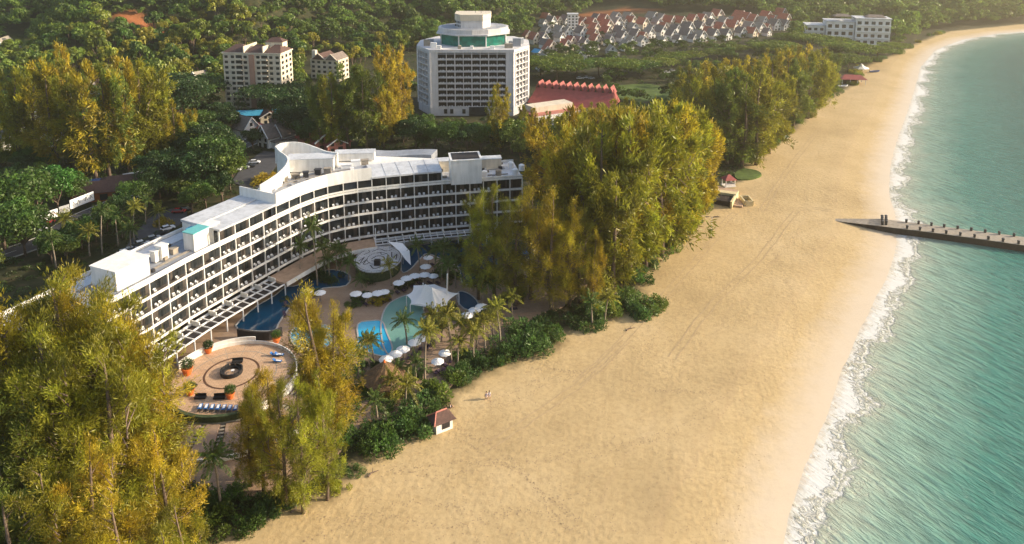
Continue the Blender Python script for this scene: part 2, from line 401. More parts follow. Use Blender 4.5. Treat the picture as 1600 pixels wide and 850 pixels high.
def openline(pts, n=4):
    q=[np.array(p[:2],float) for p in pts]; q=[2*q[0]-q[1]]+q+[2*q[-1]-q[-2]]; out=[]
    for i in range(1,len(q)-2):
        p0,p1,p2,p3=q[i-1:i+3]
        for t in np.arange(n)/n:
            out.append(tuple(.5*((2*p1)+(-p0+p2)*t+(2*p0-5*p1+4*p2-p3)*t*t+(-p0+3*p1-3*p2+p3)*t**3)))
    out.append(tuple(q[-2])); return out
def offset(path, d):
    """offset polyline to its right-hand side by d (negative: left)"""
    out=[]; n=len(path)
    for i in range(n):
        a=np.array(path[max(i-1,0)]); b=np.array(path[min(i+1,n-1)]); t=(b-a)/np.linalg.norm(b-a)
        out.append((path[i][0]+t[1]*d,path[i][1]-t[0]*d))
    return out
random.seed(7); rng=np.random.default_rng(7)
ORD=['first','second','third','fourth','fifth','sixth','seventh','eighth','ninth','tenth','eleventh','twelfth','thirteenth','fourteenth','fifteenth','sixteenth','seventeenth','eighteenth','nineteenth','twentieth',
 'twenty-first','twenty-second','twenty-third','twenty-fourth','twenty-fifth','twenty-sixth','twenty-seventh','twenty-eighth','twenty-ninth','thirtieth']
# ------------------------------------------------------------------ LAND AND SEA
def fan(nu, u0, u1, y0, y1, k):
    ys=[y0]
    while ys[-1]<y1: ys.append(ys[-1]+k*(ys[-1]+120))
    ys=np.array(ys); us=np.linspace(u0,u1,nu)
    Y,U=np.meshgrid(ys,us,indexing='ij'); return U*(Y+120),Y
def grid_mesh(name, X, Y, Z, attrs, mat, keep=None):
    r,c=X.shape; idx=np.arange(r*c).reshape(r,c)
    f=np.stack([idx[:-1,:-1],idx[:-1,1:],idx[1:,1:],idx[1:,:-1]],-1).reshape(-1,4)
    if keep is not None: f=f[keep[:-1,:-1].reshape(-1)]
    me=bpy.data.meshes.new(name); co=np.stack([X,Y,Z],-1).reshape(-1,3)
    me.vertices.add(len(co)); me.vertices.foreach_set('co',co.ravel())
    me.loops.add(len(f)*4); me.loops.foreach_set('vertex_index',f.ravel())
    me.polygons.add(len(f)); me.polygons.foreach_set('loop_start',np.arange(len(f))*4); me.polygons.foreach_set('loop_total',np.full(len(f),4))
    me.polygons.foreach_set('use_smooth',np.ones(len(f),bool))
    for k,v in attrs.items(): me.attributes.new(k,'FLOAT','POINT').data.foreach_set('value',np.asarray(v,float).ravel())
    me.materials.append(mat); me.update(); me.validate()
    o=bpy.data.objects.new(name,me); C.objects.link(o); o['kind']='structure'; return o
LX,LY=fan(620,-1.25,1.35,-70,2600,.012)
LZ=height(LX,LY)
Lsh=-poly_sd(LX,LY,SEA_POLY,SHORE_W); Lin=-poly_sd(LX,LY,SAND_POLY,INL_W)
def blob(px,py,rx,ry,z=0):
    x,y,_=gt(px,py) if z==0 else G(px,py,z)
    return np.clip(1.6-np.sqrt(((LX-x)/rx)**2+((LY-y)/ry)**2)*1.3+.25*np.sin(LX*.21)*np.sin(LY*.17),0,1)
grs=np.maximum.reduce([blob(25,72,16,12),blob(15,88,16,10),blob(1010,140,20,8)])
red=np.maximum.reduce([blob(224,34,19,8),blob(940,22,26,14),blob(985,16,34,10),blob(1110,330,.1,.1)])
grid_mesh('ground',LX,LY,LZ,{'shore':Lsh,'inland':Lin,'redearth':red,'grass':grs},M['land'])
SX,SY=fan(520,-.1,1.6,-60,2600,.014)
Ssd=poly_sd(SX,SY,SEA_POLY,SHORE_W)
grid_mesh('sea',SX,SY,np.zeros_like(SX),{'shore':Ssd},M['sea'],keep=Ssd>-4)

Z0=1.5
def gp(pts,z=Z0): return [G(x,y,z)[:2] for x,y in pts]
def sheet(name, poly, z, mat, kind='structure', th=.35):
    b=MB(); b.prism(poly,z-th,z); o=b.build(name,mat); o['kind']=kind; return o
EXCL=[]   # world polygons vegetation keeps out of
# paved pool grounds
garden=bezline(gp([(255,575),(262,520),(330,500),(380,470),(455,420),(540,392),(640,378),(760,366),(900,372),(925,430),(880,480),(830,500),(790,545),(735,575),(700,610),(668,640),(620,660),(575,660),(520,720),(470,762),(400,778),(330,770),(285,735),(255,650)]),3)
sheet('pool_deck',garden,Z0+.32,M['deck'],th=.6)
DZ=Z0+.33
pools=[('pool_water_blue','poolblue',[(372,513),(380,497),(403,478),(430,462),(447,449),(466,446),(492,428),(520,422),(545,430),(540,446),(505,450),(482,462),(458,475),(443,492),(434,506),(424,517)]),
 ('pool_water_back','poolblue',[(632,388),(660,383),(695,377),(745,373),(800,374),(838,388),(815,412),(790,432),(765,440),(740,446),(722,440),(718,418),(695,407),(668,396),(655,405),(640,421),(628,423)]),
 ('pool_water_green','poolgreen',[(606,478),(622,467),(640,462),(655,470),(662,490),(664,512),(655,528),(640,543),(622,553),(606,552),(598,530),(597,500)]),
 ('pool_water_bright','poolbright',[(560,507),(580,502),(596,503),(603,520),(612,545),(602,556),(584,553),(566,548),(552,560),(540,556),(560,535)]),
 ('pool_water_teal','poolbright',[(455,522),(468,508),(490,506),(515,512),(520,528),(508,543),(485,548),(462,540)]),
 ('pool_water_side','poolblue',[(718,456),(734,461),(746,474),(740,484),(726,482),(716,470)])]
for i,(nm,mt,pts) in enumerate(pools):
    pl=bezline(gp(pts,DZ),3)
    cx=sum(p[0] for p in pl)/len(pl); cy=sum(p[1] for p in pl)/len(pl)
    sheet(nm,pl,DZ+.02+.006*i,M[mt],th=.3)
    b=MB(); out=[]; inn=[]
    q=pl+[pl[0]]
    a=sum(pl[k][0]*pl[(k+1)%len(pl)][1]-pl[(k+1)%len(pl)][0]*pl[k][1] for k in range(len(pl)))
    s=1 if a>0 else -1
    o1=offset(q,.35*s); b.sweep(q,o1,DZ-.1,DZ+.12+.003*i)
    o=b.build('pool_edge',M['kerb']); o['kind']='structure'
# roads and car parks behind the hotel
def road(name, pts, w, mat='asphalt', marks=True, z=.18):
    line=openline([gt(*p)[:2] for p in pts],5)
    L=offset(line,w/2); R=offset(line,-w/2); b=MB()
    zz=[max(hz(*p),hz(*l),hz(*r))+z for p,l,r in zip(line,L,R)]
    b.sweep(L,R,[q-.3 for q in zz],zz); o=b.build(name,M[mat]); o['kind']='structure'
    EXCL.append(L+R[::-1])
    if marks:
        for side in (w/2,-w/2-.3):
            kb=MB(); a_=offset(line,side); c_=offset(line,side+.3); kb.sweep(a_,c_,[q-.3 for q in zz],[q+.12 for q in zz]); k=kb.build('kerb',M['kerb']); k['kind']='structure'
        mk=MB()
        for i in range(0,len(line)-1,2):
            p=line[i:i+2]; mk.sweep(offset(p,.08),offset(p,-.08),[zz[i]-.01,zz[i+1]-.01],[zz[i]+.006,zz[i+1]+.006])
        k=mk.build('road_marking',M['paint']); k['kind']='structure'
road('road',[(-60,420),(70,376),(118,345),(180,318),(250,285),(330,250),(400,218),(440,205),(500,190)],8)
def lot(name, pts):
    pl=[gt(*p)[:2] for p in pts]; z=max(hz(*p) for p in pl)+.2
    o=sheet(name,pl,z,M['asphalt']); EXCL.append(pl); return z
lot('car_park',[(228,345),(255,330),(292,322),(292,345),(262,362),(225,395),(185,402)])
lot('car_park',[(362,285),(400,300),(430,262),(440,240),(410,236),(378,262)])
fl=[(858,140),(900,132),(960,134),(1010,130),(1060,140),(1050,152),(1000,160),(940,150)]
pl=[gt(*p)[:2] for p in fl]; sheet('lawn',pl,max(hz(*p) for p in pl)+.05,M['lawn'],th=.2); EXCL.append(pl)
pl=bezline([gt(*p)[:2] for p in [(1148,272),(1160,265),(1180,268),(1190,275),(1175,281),(1152,281)]],3); sheet('beach_lawn',pl,1.9,M['lawn'],th=.9); 
# ------------------------------------------------------------------ FOLIAGE
def quads(Cn, A, L, W, r):
    n=len(Cn); A=A/np.linalg.norm(A,axis=1,keepdims=True)
    B=np.cross(A,r.normal(size=(n,3))); B/=np.linalg.norm(B,axis=1,keepdims=True)+1e-9
    L=np.broadcast_to(L,(n,))[:,None]; W=np.broadcast_to(W,(n,))[:,None]
    return np.stack([Cn-A*L/2,Cn+B*W/2+A*L*.08,Cn+A*L/2,Cn-B*W/2+A*L*.08],1)     # n,4,3
def leafmesh(name, V, T):
    V=V.reshape(-1,4,3); n=len(V); me=bpy.data.meshes.new(name)
    me.vertices.add(n*4); me.vertices.foreach_set('co',V.astype(np.float32).ravel())
    me.loops.add(n*4); me.loops.foreach_set('vertex_index',np.arange(n*4))
    me.polygons.add(n); me.polygons.foreach_set('loop_start',np.arange(n)*4); me.polygons.foreach_set('loop_total',np.full(n,4))
    me.attributes.new('tint','FLOAT','POINT').data.foreach_set('value',np.repeat(np.broadcast_to(T,(n,)),4).astype(np.float32))
    me.materials.append(M['leaf']); me.update(); return me
def tree_root(name, crown_me, trunk_mb, col):
    root=empty(name); c=bpy.data.objects.new('crown',crown_me); C.objects.link(c); c.parent=root; c.color=tuple(col)+(1,)
    trunk_mb.build('trunk',M['bark'],root,smooth=True); return root
SRC=[]
def casuarina(seed, H, spread=.24, nb=72, tuft=46, leaf=(.85,.11), lean=0.0):
    """feathery she-oak: whorled ascending limbs carrying drooping needle plumes"""
    r=np.random.default_rng(seed); tb=MB()
    tp=[(lean*H*.25*(t**1.5)+.25*math.sin(t*7+seed),.3*math.sin(t*5+seed*2),t*H*.96) for t in np.linspace(0,1,9)]
    tb.tube(tp,[.42*(1-t)**.8*(H/25)+.05 for t in np.linspace(0,1,9)],7)
    Vs=[];Ts=[]
    # a few strong leaders make separate plumed heads
    leaders=[(0,0,1.0)]+[(r.uniform(0,2*PI),r.uniform(.10,.20)*H*spread/.24,r.uniform(.70,.95)) for _ in range(4)]
    for i in range(nb):
        t=.14+.84*(i+.5)/nb; ld=leaders[i%5]; 
        h=t*H*ld[2]; k=min(1,max(0,(t-.15)/.5))
        bx=np.interp(h,[p[2] for p in tp],[p[0] for p in tp]); by=np.interp(h,[p[2] for p in tp],[p[1] for p in tp])
        bx+=math.cos(ld[0])*ld[1]*k; by+=math.sin(ld[0])*ld[1]*k
        az=i*2.399+r.uniform(-.5,.5); prof=np.interp(t,[.1,.25,.5,.75,.92,1],[.45,.95,1.0,.78,.45,.2])
        L=H*spread*prof*r.uniform(.45,1.12); el=math.radians(np.interp(t,[.1,.5,1],[8,32,68])+r.uniform(-12,12))
        d=np.array([math.cos(az)*math.cos(el),math.sin(az)*math.cos(el),math.sin(el)])
        s=np.linspace(0,1,6); pts=np.array([bx,by,h])+np.outer(s*L,d)+np.outer(-(s**2)*L*r.uniform(.0,.38),[0,0,1])
        tb.tube(pts[:5],[.10*(1-q*.85)*(H/25) for q in s[:5]],3,cap=False)
        tintb=r.uniform(.6,1.35)
        nt_=max(3,int(L/1.15))
        for j in range(nt_):
            q=.25+.75*(j+r.uniform(.2,1))/nt_; c=np.array([np.interp(q,s,pts[:,a]) for a in range(3)])+r.normal(0,.18+.05*L,3)
            m=int(tuft*r.uniform(.5,1.3)); rad=r.uniform(.55,1.05)*(H/25)**.4
            off=r.normal(0,1,(m,3))*rad*np.array([.5,.5,.62]); 
            A=d*.55+off*.55+r.normal(0,.33,(m,3))+np.array([0,0,-.28 if t<.7 else .25])
            Vs.append(quads(c+off,A,leaf[0]*r.uniform(.6,1.35,m),leaf[1]*r.uniform(.7,1.4,m),r)); Ts.append(tintb*r.uniform(.75,1.25)*r.uniform(.9,1.1,m))
    V=np.concatenate(Vs);T=np.concatenate(Ts)
    o=tree_root('casuarina_tree',leafmesh('casuarina_crown',V,T),tb,(.15,.13,.02)); SRC.append(o); o['H']=H; return o
def broadleaf(seed, H, R, lobes=20, n=5200, leaf=.55, flat=.8, base=.28, name='broadleaf_tree'):
    r=np.random.default_rng(seed); tb=MB(); Vs=[];Ts=[]
    cz=H*(base+(1-base)/2); hh=H*(1-base)/2
    tb.tube([(0,0,0),(.1,.05,H*base),(0,0,cz)],[H*.03,H*.022,H*.012],6)
    for i in range(lobes):
        th=i*2.399; k=math.sqrt((i+.5)/lobes); z=r.uniform(-.6,1)*math.sqrt(max(0,1-(k*.85)**2))
        lr=R*r.uniform(.26,.44)
        c=np.array([math.cos(th)*k*(R-lr*.6),math.sin(th)*k*(R-lr*.6),cz+z*(hh-lr*.4)])
        if i%2==0: tb.tube([(0,0,H*base*.9),(c[0]*.5,c[1]*.5,(H*base+c[2])/2),tuple(c)],[H*.014,H*.009,.03],4,cap=False)
        m=n//lobes; d=r.normal(size=(m,3)); d/=np.linalg.norm(d,axis=1,keepdims=True); d[:,2]=np.where(d[:,2]<-.5,-d[:,2],d[:,2])
        rad=lr*r.uniform(.72,1.12,m)[:,None]*(1+.16*np.sin(d[:,:1]*7+i)*np.cos(d[:,1:2]*6+i))
        p=c+d*rad*np.array([1,1,flat])
        A=np.cross(d,r.normal(size=(m,3)))+r.normal(0,.35,(m,3))
        Vs.append(quads(p,A,leaf*r.uniform(.7,1.4,m),leaf*.62*r.uniform(.7,1.3,m),r)); Ts.append(r.uniform(.65,1.3)*r.uniform(.8,1.2,m))
    o=tree_root(name,leafmesh(name+'_crown',np.concatenate(Vs),np.concatenate(Ts)),tb,(.05,.09,.02)); SRC.append(o); o['H']=H; return o
def palm(seed, H, nf=20, fl=3.4, young=False):
    r=np.random.default_rng(seed); root=empty('palm_tree'); tb=MB()
    lx,ly=r.uniform(-.09,.09,2)*H
    tp=[(lx*t*t,ly*t*t,H*t) for t in np.linspace(0,1,8)]; tb.tube(tp,[.23-.10*t for t in np.linspace(0,1,8)],7); tb.build('trunk',M['palmbark'],root,smooth=True)
    top=np.array(tp[-1]); Vs=[];Ts=[]; rb=MB()
    for i in range(nf):
        az=i*2.399+r.uniform(-.2,.2); el=math.radians(np.interp(i/nf,[0,1],[72,-18])+r.uniform(-8,8)); L=fl*r.uniform(.85,1.1)
        s=np.linspace(0,1,16); hd=np.array([math.cos(az),math.sin(az),0]); up=np.array([0,0,1.])
        pts=top+np.outer(s*L*math.cos(el),hd)+np.outer(s*L*math.sin(el)-(s**2.0)*L*r.uniform(.42,.62)*max(.35,math.cos(el)),up)
        rb.tube(pts[::3],[.035]*len(pts[::3]),3,cap=False)
        side=np.cross(hd,up); tn=r.uniform(.75,1.3)
        for k in (-1,1):
            q=pts[1:]; l=fl*.21*np.interp(s[1:],[0,.3,.75,1],[.45,1,.85,.3])
            dd=side*k*1.0+hd*.55+up*-.55
            for rep in (0,.5):
                qq=q+ (np.roll(pts,-1,0)[1:]-q)*rep*(s[1:,None]<.99)
                A=np.tile(dd,(len(qq),1))+r.normal(0,.10,(len(qq),3)); A/=np.linalg.norm(A,axis=1,keepdims=True)
                Vs.append(quads(qq+A*l[:,None]/2,A,l,np.full(len(qq),.15),r)); Ts.append(np.full(len(qq),tn))
    cr=bpy.data.objects.new('crown',leafmesh('palm_crown',np.concatenate(Vs),np.concatenate(Ts))); C.objects.link(cr); cr.parent=root; cr.color=(.12,.14,.02,1)
    rb.build('frond_stalks',M['leaf'],root,tint=True,color=(.2,.18,.05))
    SRC.append(root); root['H']=H; return root
def shrub(seed, R=2.0, n=1400, leaf=.3, name='shrub'):
    r=np.random.default_rng(seed); V=[];T=[]
    for i in range(11):
        c=np.array([r.uniform(-.75,.75)*R,r.uniform(-.75,.75)*R,r.uniform(.15,.6)*R]); lr=R*r.uniform(.3,.5); m=n//11
        d=r.normal(size=(m,3)); d/=np.linalg.norm(d,axis=1,keepdims=True); p=c+d*lr*r.uniform(.65,1.1,m)[:,None]; p[:,2]=np.abs(p[:,2])
        V.append(quads(p,d+np.array([0,0,.4])+r.normal(0,.5,(m,3)),leaf*r.uniform(.7,1.5,m),leaf*.45,r)); T.append(r.uniform(.65,1.35)*r.uniform(.8,1.2,m))
    o=bpy.data.objects.new(name,leafmesh(name,np.concatenate(V),np.concatenate(T))); C.objects.link(o); o.color=(.04,.09,.02,1); SRC.append(o); return o
CN=[casuarina(11+i,26,spread=[.25,.22,.28,.2][i],nb=[92,84,96,80][i],tuft=78,leaf=(.60,.075),lean=[.1,-.15,.05,.2][i]) for i in range(4)]     # close
CF=[casuarina(31+i,24,spread=[.24,.28,.2,.26,.16][i],nb=74,tuft=34,leaf=(1.0,.19),lean=[.1,-.1,.2,0,.05][i]) for i in range(5)]    # farther
BL=[broadleaf(51+i,11,[5.2,4.6,5.8,4.2][i],lobes=[20,16,26,14][i],flat=[.8,.95,.7,1][i]) for i in range(4)]
RT=[broadleaf(61+i,10,9.5,lobes=30,n=5200,leaf=.75,flat=.35,base=.55,name='rain_tree') for i in range(2)]
HT=[broadleaf(71+i,10,4.3,lobes=9,n=850,leaf=1.15,name='forest_tree') for i in range(4)]
PM=[palm(81+i,[9,7,11,5][i],nf=[20,18,22,18][i]) for i in range(4)]
SH=[shrub(91+i) for i in range(3)]
# colours are leaf albedos
GOLD=(.36,.29,.02); AMBER=(.37,.28,.022); OLIVE=(.24,.235,.02); LIME=(.27,.28,.022); DEEP=(.14,.18,.026); GREEN=(.08,.15,.026); DARK=(.04,.085,.022); MID=(.12,.175,.026)
VEG=[]   # (object, species, px,py of crown, colour word, near?)
def cw(c): return {GOLD:'golden',AMBER:'amber orange',OLIVE:'olive gold',LIME:'lime yellow',DEEP:'deep olive green',GREEN:'green',DARK:'dark green',MID:'mid green'}.get(c,'green')
def plant(src, px, py, ty, col, species, wide=1.0, gp_=None, tx=None, group=None):
    x,y,z=gt(px,py); 
    k=scale_at(x,y,z); top_px=P(x,y,z)[1]-ty
    H=top_px/k*1.0; s=max(.25,H/src['H'])
    o=dup(src,(x,y,z-.15),random.uniform(0,6.28),(s*wide,s*wide,s),col)
    VEG.append((o,species,px if tx is None else tx,(py+ty)/2,cw(col),group)); return o
# ------------------------------------------------------------------ CURVED BEACH HOTEL
BAYPX=[(242,534),(270,516),(297,498.5),(324,482.5),(350,467.5),(374,454),(396,442),(417,430),(437,418.5),(457,407.5),(474,398.5),(495,389),(516,381.5),(540,375.5),(562,371.5),(584,368.3),(606,365.6),(628,363),(649,360.4),(671,358.2),(692,356.2),(713,354.5),(735,352.6),(756,350.8),(777,349),(797,347.4),(816,346)]
ZB=6.0; SP=3.45
FP=[G(a,b,ZB)[:2] for a,b in BAYPX]
dx,dy=FP[0][0]-FP[3][0],FP[0][1]-FP[3][1]; l_=math.hypot(dx,dy)
ext=[(FP[0][0]+dx/l_*5*k*1.0,FP[0][1]+dy/l_*5*k) for k in range(9,0,-1)]
FP=ext+FP; NX=len(ext); NB=len(FP)-1
# facade runs left to right, outward side = right-hand offset
OUT=lambda d,a=0,b=None: offset(FP,d)[a:b]
hotel=empty('hotel_building',(FP[NX][0],FP[NX][1],0))
HO=Vector(hotel.location)
def hb(mb,name,mat,par=None,smooth=False):
    mb.v=[(v[0]-HO.x,v[1]-HO.y,v[2]-HO.z) for v in mb.v]
    o=mb.build(name,mat,par or hotel,smooth); return o
ztop=ZB+4*SP                         # 19.8
b=MB(); b.sweep(OUT(-1.9),OUT(-15),ZB-.3,ztop-.02); hb(b,'wall',M['white'])
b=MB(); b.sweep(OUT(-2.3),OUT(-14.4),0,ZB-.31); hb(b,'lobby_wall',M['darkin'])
IA=NX+4; IB=NX+8; IC=NX+15; ID=NX+20           # penthouse section limits
for k in range(5):
    z=ZB+k*SP
    b=MB(); b.sweep(OUT(0),OUT(-1.89),z-.24,z); b.sweep(OUT(0.02),OUT(-.14),z+.003,z+.38); hb(b,'balcony_band',M['white'])
    b=MB(); b.sweep(OUT(-.141),OUT(-1.88),z+.002,z+.008); hb(b,'balcony_floor',M['floorshade'])  # dark sheet over the white slab, standing in for balcony shade
b=MB(); b.sweep(OUT(-.02),OUT(-.2),ztop+.523,ztop+1.0); hb(b,'parapet',M['white'])
b=MB(); b.sweep(OUT(-14.7),OUT(-15.03),ztop,ztop+.9); hb(b,'parapet',M['white'])
b=MB(); b.sweep(OUT(-1.9),OUT(-14.69),ztop,ztop+.12); hb(b,'roof',M['roofgrey'])
b=MB(); b.sweep(offset(FP,-10.5),offset(FP,-14),ztop+.125,ztop+.3); hb(b,'roof_walkway',M['roofwhite'])
N_=[]
for i in range(NB+1):
    a=np.array(FP[max(i-1,0)]); c=np.array(FP[min(i+1,NB)]); t=(c-a)/np.linalg.norm(c-a); N_.append((t,np.array([t[1],-t[0]])))
for i in range(NB+1):
    t,n=N_[i]; p=np.array(FP[i]); c=p-n*.2; rz=math.atan2(t[1],t[0])
    b=MB(); top=ztop+(SP if IA<=i<=ID else 0)
    b.box((c[0],c[1],ZB-.33),(.2,.4,top-ZB+.3),rz); hb(b,'pier',M['white'])
# windows: glazed recess of each room
def window_mb(i,k,b=None,off=-1.87):
    b=b or MB(); t,n=N_[i]; A=np.array(FP[i])+n*(off); B=np.array(FP[i+1])+N_[i+1][1]*(off); d=B-A; L=np.linalg.norm(d); d/=L
    rz=math.atan2(d[1],d[0]); z=ZB+k*SP+.02; m=(A+B)/2
    b.box((m[0],m[1],z),(L-.04,.05,SP-.28),rz,0)
    s=random.random()
    for q in (-.5,-.17,.17,.5):
        c=m+d*q*(L-.5)+n*.05; b.box((c[0],c[1],z),(.09,.06,SP-.43),rz,1)
    c=m+n*.05; b.box((c[0],c[1],z+2.3),(L-.4,.05,.09),rz,1)
    q=random.choice((-.34,.0,.34)); w=random.uniform(.5,1.3); c=m+d*q*(L-.6)+n*.045
    b.box((c[0],c[1],z+.1),(w,.03,2.15),rz,2); return b
cells=[(i,k) for k in range(4) for i in range(NB)]+[(i,4) for i in range(IA,IB)]+[(i,4) for i in range(IC,ID)]
vis=[c for c in cells if c[0]>=NX-3 and c[0]<NX+22]; vis.sort(key=lambda c:(math.hypot(FP[c[0]][0],FP[c[0]][1]),-c[1]))
near=set(vis[:98]); rest=MB()
WM=[M['glass'],M['frame'],M['curtain']]
for c in cells:
    if c in near: hb(window_mb(*c),'window',WM)
    else: window_mb(c[0],c[1],rest)
o=hb(rest,'windows_beyond',WM); o['kind']='stuff'
# penthouse: left and right white-roofed sections, plain curved band between
def sl(d,a,b_): return offset(FP,d)[a:b_+1]
zp=ztop+SP
b=MB(); b.sweep(sl(-1.9,IA,ID),sl(-12.5,IA,ID),ztop+.13,zp); hb(b,'penthouse_wall',M['white'])
b=MB(); b.sweep(sl(.25,IA,IB),sl(-6.2,IA,IB),zp,zp+.45); hb(b,'penthouse_roof',M['roofwhite'])
b=MB(); b.sweep(sl(-6.7,IA,IB),sl(-13,IA,IB),[zp+.1]*(IB-IA+1),[zp+.6]*(IB-IA+1)); hb(b,'penthouse_roof',M['roofwhite'])
b=MB(); b.sweep(sl(.25,IC,ID),sl(-11.5,IC,ID),zp,zp+.5); hb(b,'penthouse_roof',M['roofwhite'])
b=MB(); b.sweep(sl(.12,IB,IC),sl(-.2,IB,IC),zp-.25,zp+3.3); hb(b,'curved_parapet',M['white'])
b=MB(); b.sweep(sl(-.5,IB,IC),sl(-.6,IB,IC),ztop+.55,zp-.26); hb(b,'ribbon_window',M['glass'])
b=MB(); b.sweep(sl(-.4,IB,IC),sl(-12.6,IB,IC),zp-.25,zp+.1); hb(b,'roof',M['roofgrey'])
e=offset(FP,-13)
# end walls of the raised part
t,n=N_[IB]; p=np.array(FP[IB]);
b=MB(); 
for q in (0,): 
    c=p-n*6.4; b.box((c[0],c[1],zp-.2),(.3,12.6,3.3),math.atan2(t[1],t[0]))
hb(b,'end_wall',M['white'])
# plant boxes and screens on the roofs
def roofbox(px,py,z,size,rz,name,mat,h=None,par=None,louv=False,matroof=None):
    x,y,_=G(px,py,z); b=MB(); b.box((x,y,z),size,rz)
    if louv:
        ca,sa=math.cos(rz),math.sin(rz)
        for q in np.linspace(-.48,.48,13): 
            dx=q*size[0]; dy=-size[1]/2-.05; b.box((x+dx*ca-dy*sa,y+dx*sa+dy*ca,z+.3),(.12,.1,size[2]-.6),rz)
    o=hb(b,name,mat)
    b=MB(); b.box((x,y,z+size[2]+.003),(size[0]+.3,size[1]+.3,.22),rz); hb(b,'cap',matroof or mat,o); 
    bpy.context.view_layer.update()
    o.children[0].matrix_parent_inverse.identity()
    return o
RZL=math.atan2(N_[NX+2][0][1],N_[NX+2][0][0])      # left wing direction
roofbox(190,437,ztop+.13,(8.2,7.4,4.2),RZL,'stair_tower',M['white'])
roofbox(308,386,ztop+.13,(4.6,3.2,4.3),RZL,'lift_housing',M['white'],matroof=M['teal'])
roofbox(330,374,ztop+.13,(3.0,2.6,4.0),RZL,'lift_housing',M['white'])
roofbox(254,404,ztop+.3,(1.8,2.0,3.2),RZL,'duct_box',M['white'])
roofbox(243,408,ztop+.3,(1.2,1.4,2.4),RZL,'duct_box',M['white'])
roofbox(305,372,ztop+.3,(3.0,2.2,2.6),RZL,'tank_box',M['tarpblue'])
roofbox(222,421,ztop+.13,(1.6,1.3,1.3),RZL,'air_handler',M['concrete'])
roofbox(272,396,ztop+.13,(1.5,1.2,1.2),RZL,'air_handler',M['concrete'])
roofbox(487,263,zp+.1,(13.5,5.5,3.6),.12,'plant_screen',M['white'],louv=True,matroof=M['roofwhite'])
for (px,py,w) in ((462,278,2.2),(478,277,1.5),(444,284,1.8),(497,273,1.7),(512,271,2),(541,262,3),(556,259,2.5),(570,257,2),(430,291,1.6),(455,268,1.4)):
    roofbox(px,py,zp+.1,(w,1.2,random.uniform(.9,1.7)),random.uniform(0,.4),'air_handler',M[random.choice(['concrete','steel','darkmetal'])])
roofbox(555,248,zp+.1,(12,4,2.2),.1,'plant_room',M['white'],matroof=M['roofwhite'])
roofbox(727,281,ztop+.13,(9.0,7.5,7.2),.17,'lift_tower',M['white'],matroof=M['white'])
x,y,_=G(727,281,ztop+.13); b=MB(); b.box((x,y,ztop+7.56),(8.0,6.4,.05),.17); hb(b,'dark_roof_inset',M['darkin'])
roofbox(698,266,ztop+.13,(6.5,3.2,3.4),.17,'plant_room',M['cream'],matroof=M['roofwhite'])
roofbox(765,262,ztop+.13,(7,3,3.2),.17,'plant_room',M['cream'],matroof=M['roofwhite'])
for px,py in ((757,276),(779,274),(805,273),(798,262),(815,266)):
    x,y,_=G(px,py,ztop+.13); b=MB(); b.lathe([(.9,0),(.9,1.7),(.5,1.95)],(x,y,ztop+.13),14); hb(b,'water_tank',M['steel'] if px!=779 else M['concrete'],smooth=False)
b=MB(); b.sweep(sl(-1.95,ID,NB),sl(-14.6,ID,NB),ztop+.125,ztop+.22); hb(b,'roof_covering',M['roofwhite'])
rr=random.Random(12)
for i in range(64):
    k=rr.uniform(NX-2,NB-.6); ki=int(k); q=k-ki; a=np.array(FP[ki])*(1-q)+np.array(FP[ki+1])*q; n=N_[ki][1]; t=N_[ki][0]
    up=IA<=ki<ID
    if IB<=ki<IC: z=zp+.1; o_=rr.uniform(2,12)
    elif up: continue
    else: z=ztop+.3; o_=rr.uniform(2.5,13)
    c=a-n*o_; b=MB(); b.box((c[0],c[1],z),(rr.uniform(.5,1.5),rr.uniform(.4,1.1),rr.uniform(.3,1.1)),math.atan2(t[1],t[0]))
    hb(b,rr.choice(['condenser_unit','vent_box']),M[rr.choice(['concrete','steel','roofgrey','darkmetal'])])
for d_ in (-3.2,-3.7,-8.4,-9.9):
    for i_,j_,z in ((NX-2,IA,ztop+.4),(ID+1,NB,ztop+.35),(IB+1,IC,zp+.3)):
        ln=offset(FP,d_)[i_:j_]; b=MB(); b.tube([(p[0],p[1],z) for p in ln],.09,5); hb(b,'roof_pipe',M['concrete'])
for i in range(IC,ID+1,1):
    a=offset(FP,.1)[i]; c=offset(FP,-11.4)[i]; d=np.array(c)-np.array(a); m_=(np.array(a)+np.array(c))/2; b=MB(); b.box((m_[0],m_[1],zp+.502),(np.linalg.norm(d),.1,.05),math.atan2(d[1],d[0])); hb(b,'roof_seam',M['roofgrey'])
# rear curved wing and its screens
def screen(pts,z0,z1,name,mat,th=.4):
    ln=openline([G(a,c,z1)[:2] for a,c in pts],4); b=MB(); b.sweep(ln,offset(ln,-th),z0,z1); return hb(b,name,mat)
screen([(431,229),(440,224),(457,222),(474,224),(492,230),(508,236),(527,239)],zp-1,zp+4.4,'rear_screen',M['white'])
screen([(431,229),(436,236),(446,243),(449,250),(444,260),(430,273),(405,289)],ztop-6,zp+4.2,'rear_screen',M['white'])
back=[G(a,c,zp)[:2] for a,c in ((528,243),(560,241),(600,240),(640,239),(674,241))]
b=MB(); ln=openline(back,4); b.sweep(ln,offset(ln,-6),zp-3,[zp-.6+.35*math.sin(i*.5) for i in range(len(ln))]); hb(b,'rear_roof',M['roofgrey'])
b=MB(); b.prism([G(a,c,zp-.2)[:2] for a,c in ((400,297),(450,258),(440,236),(475,228),(528,243),(600,244),(674,247),(690,262))]+[tuple(p) for p in offset(FP,-5)[IB:IC+1][::-1]],ztop-8,zp-.26); hb(b,'rear_wing_wall',M['white'])
# lobby columns
b=MB()
for i in range(1,NB,2):
    t,n=N_[i]; c=np.array(FP[i])-n*.6; o=MB(); o.box((c[0],c[1],.9),(.5,.5,ZB-1.25),math.atan2(t[1],t[0])); hb(o,'column',M['white'])
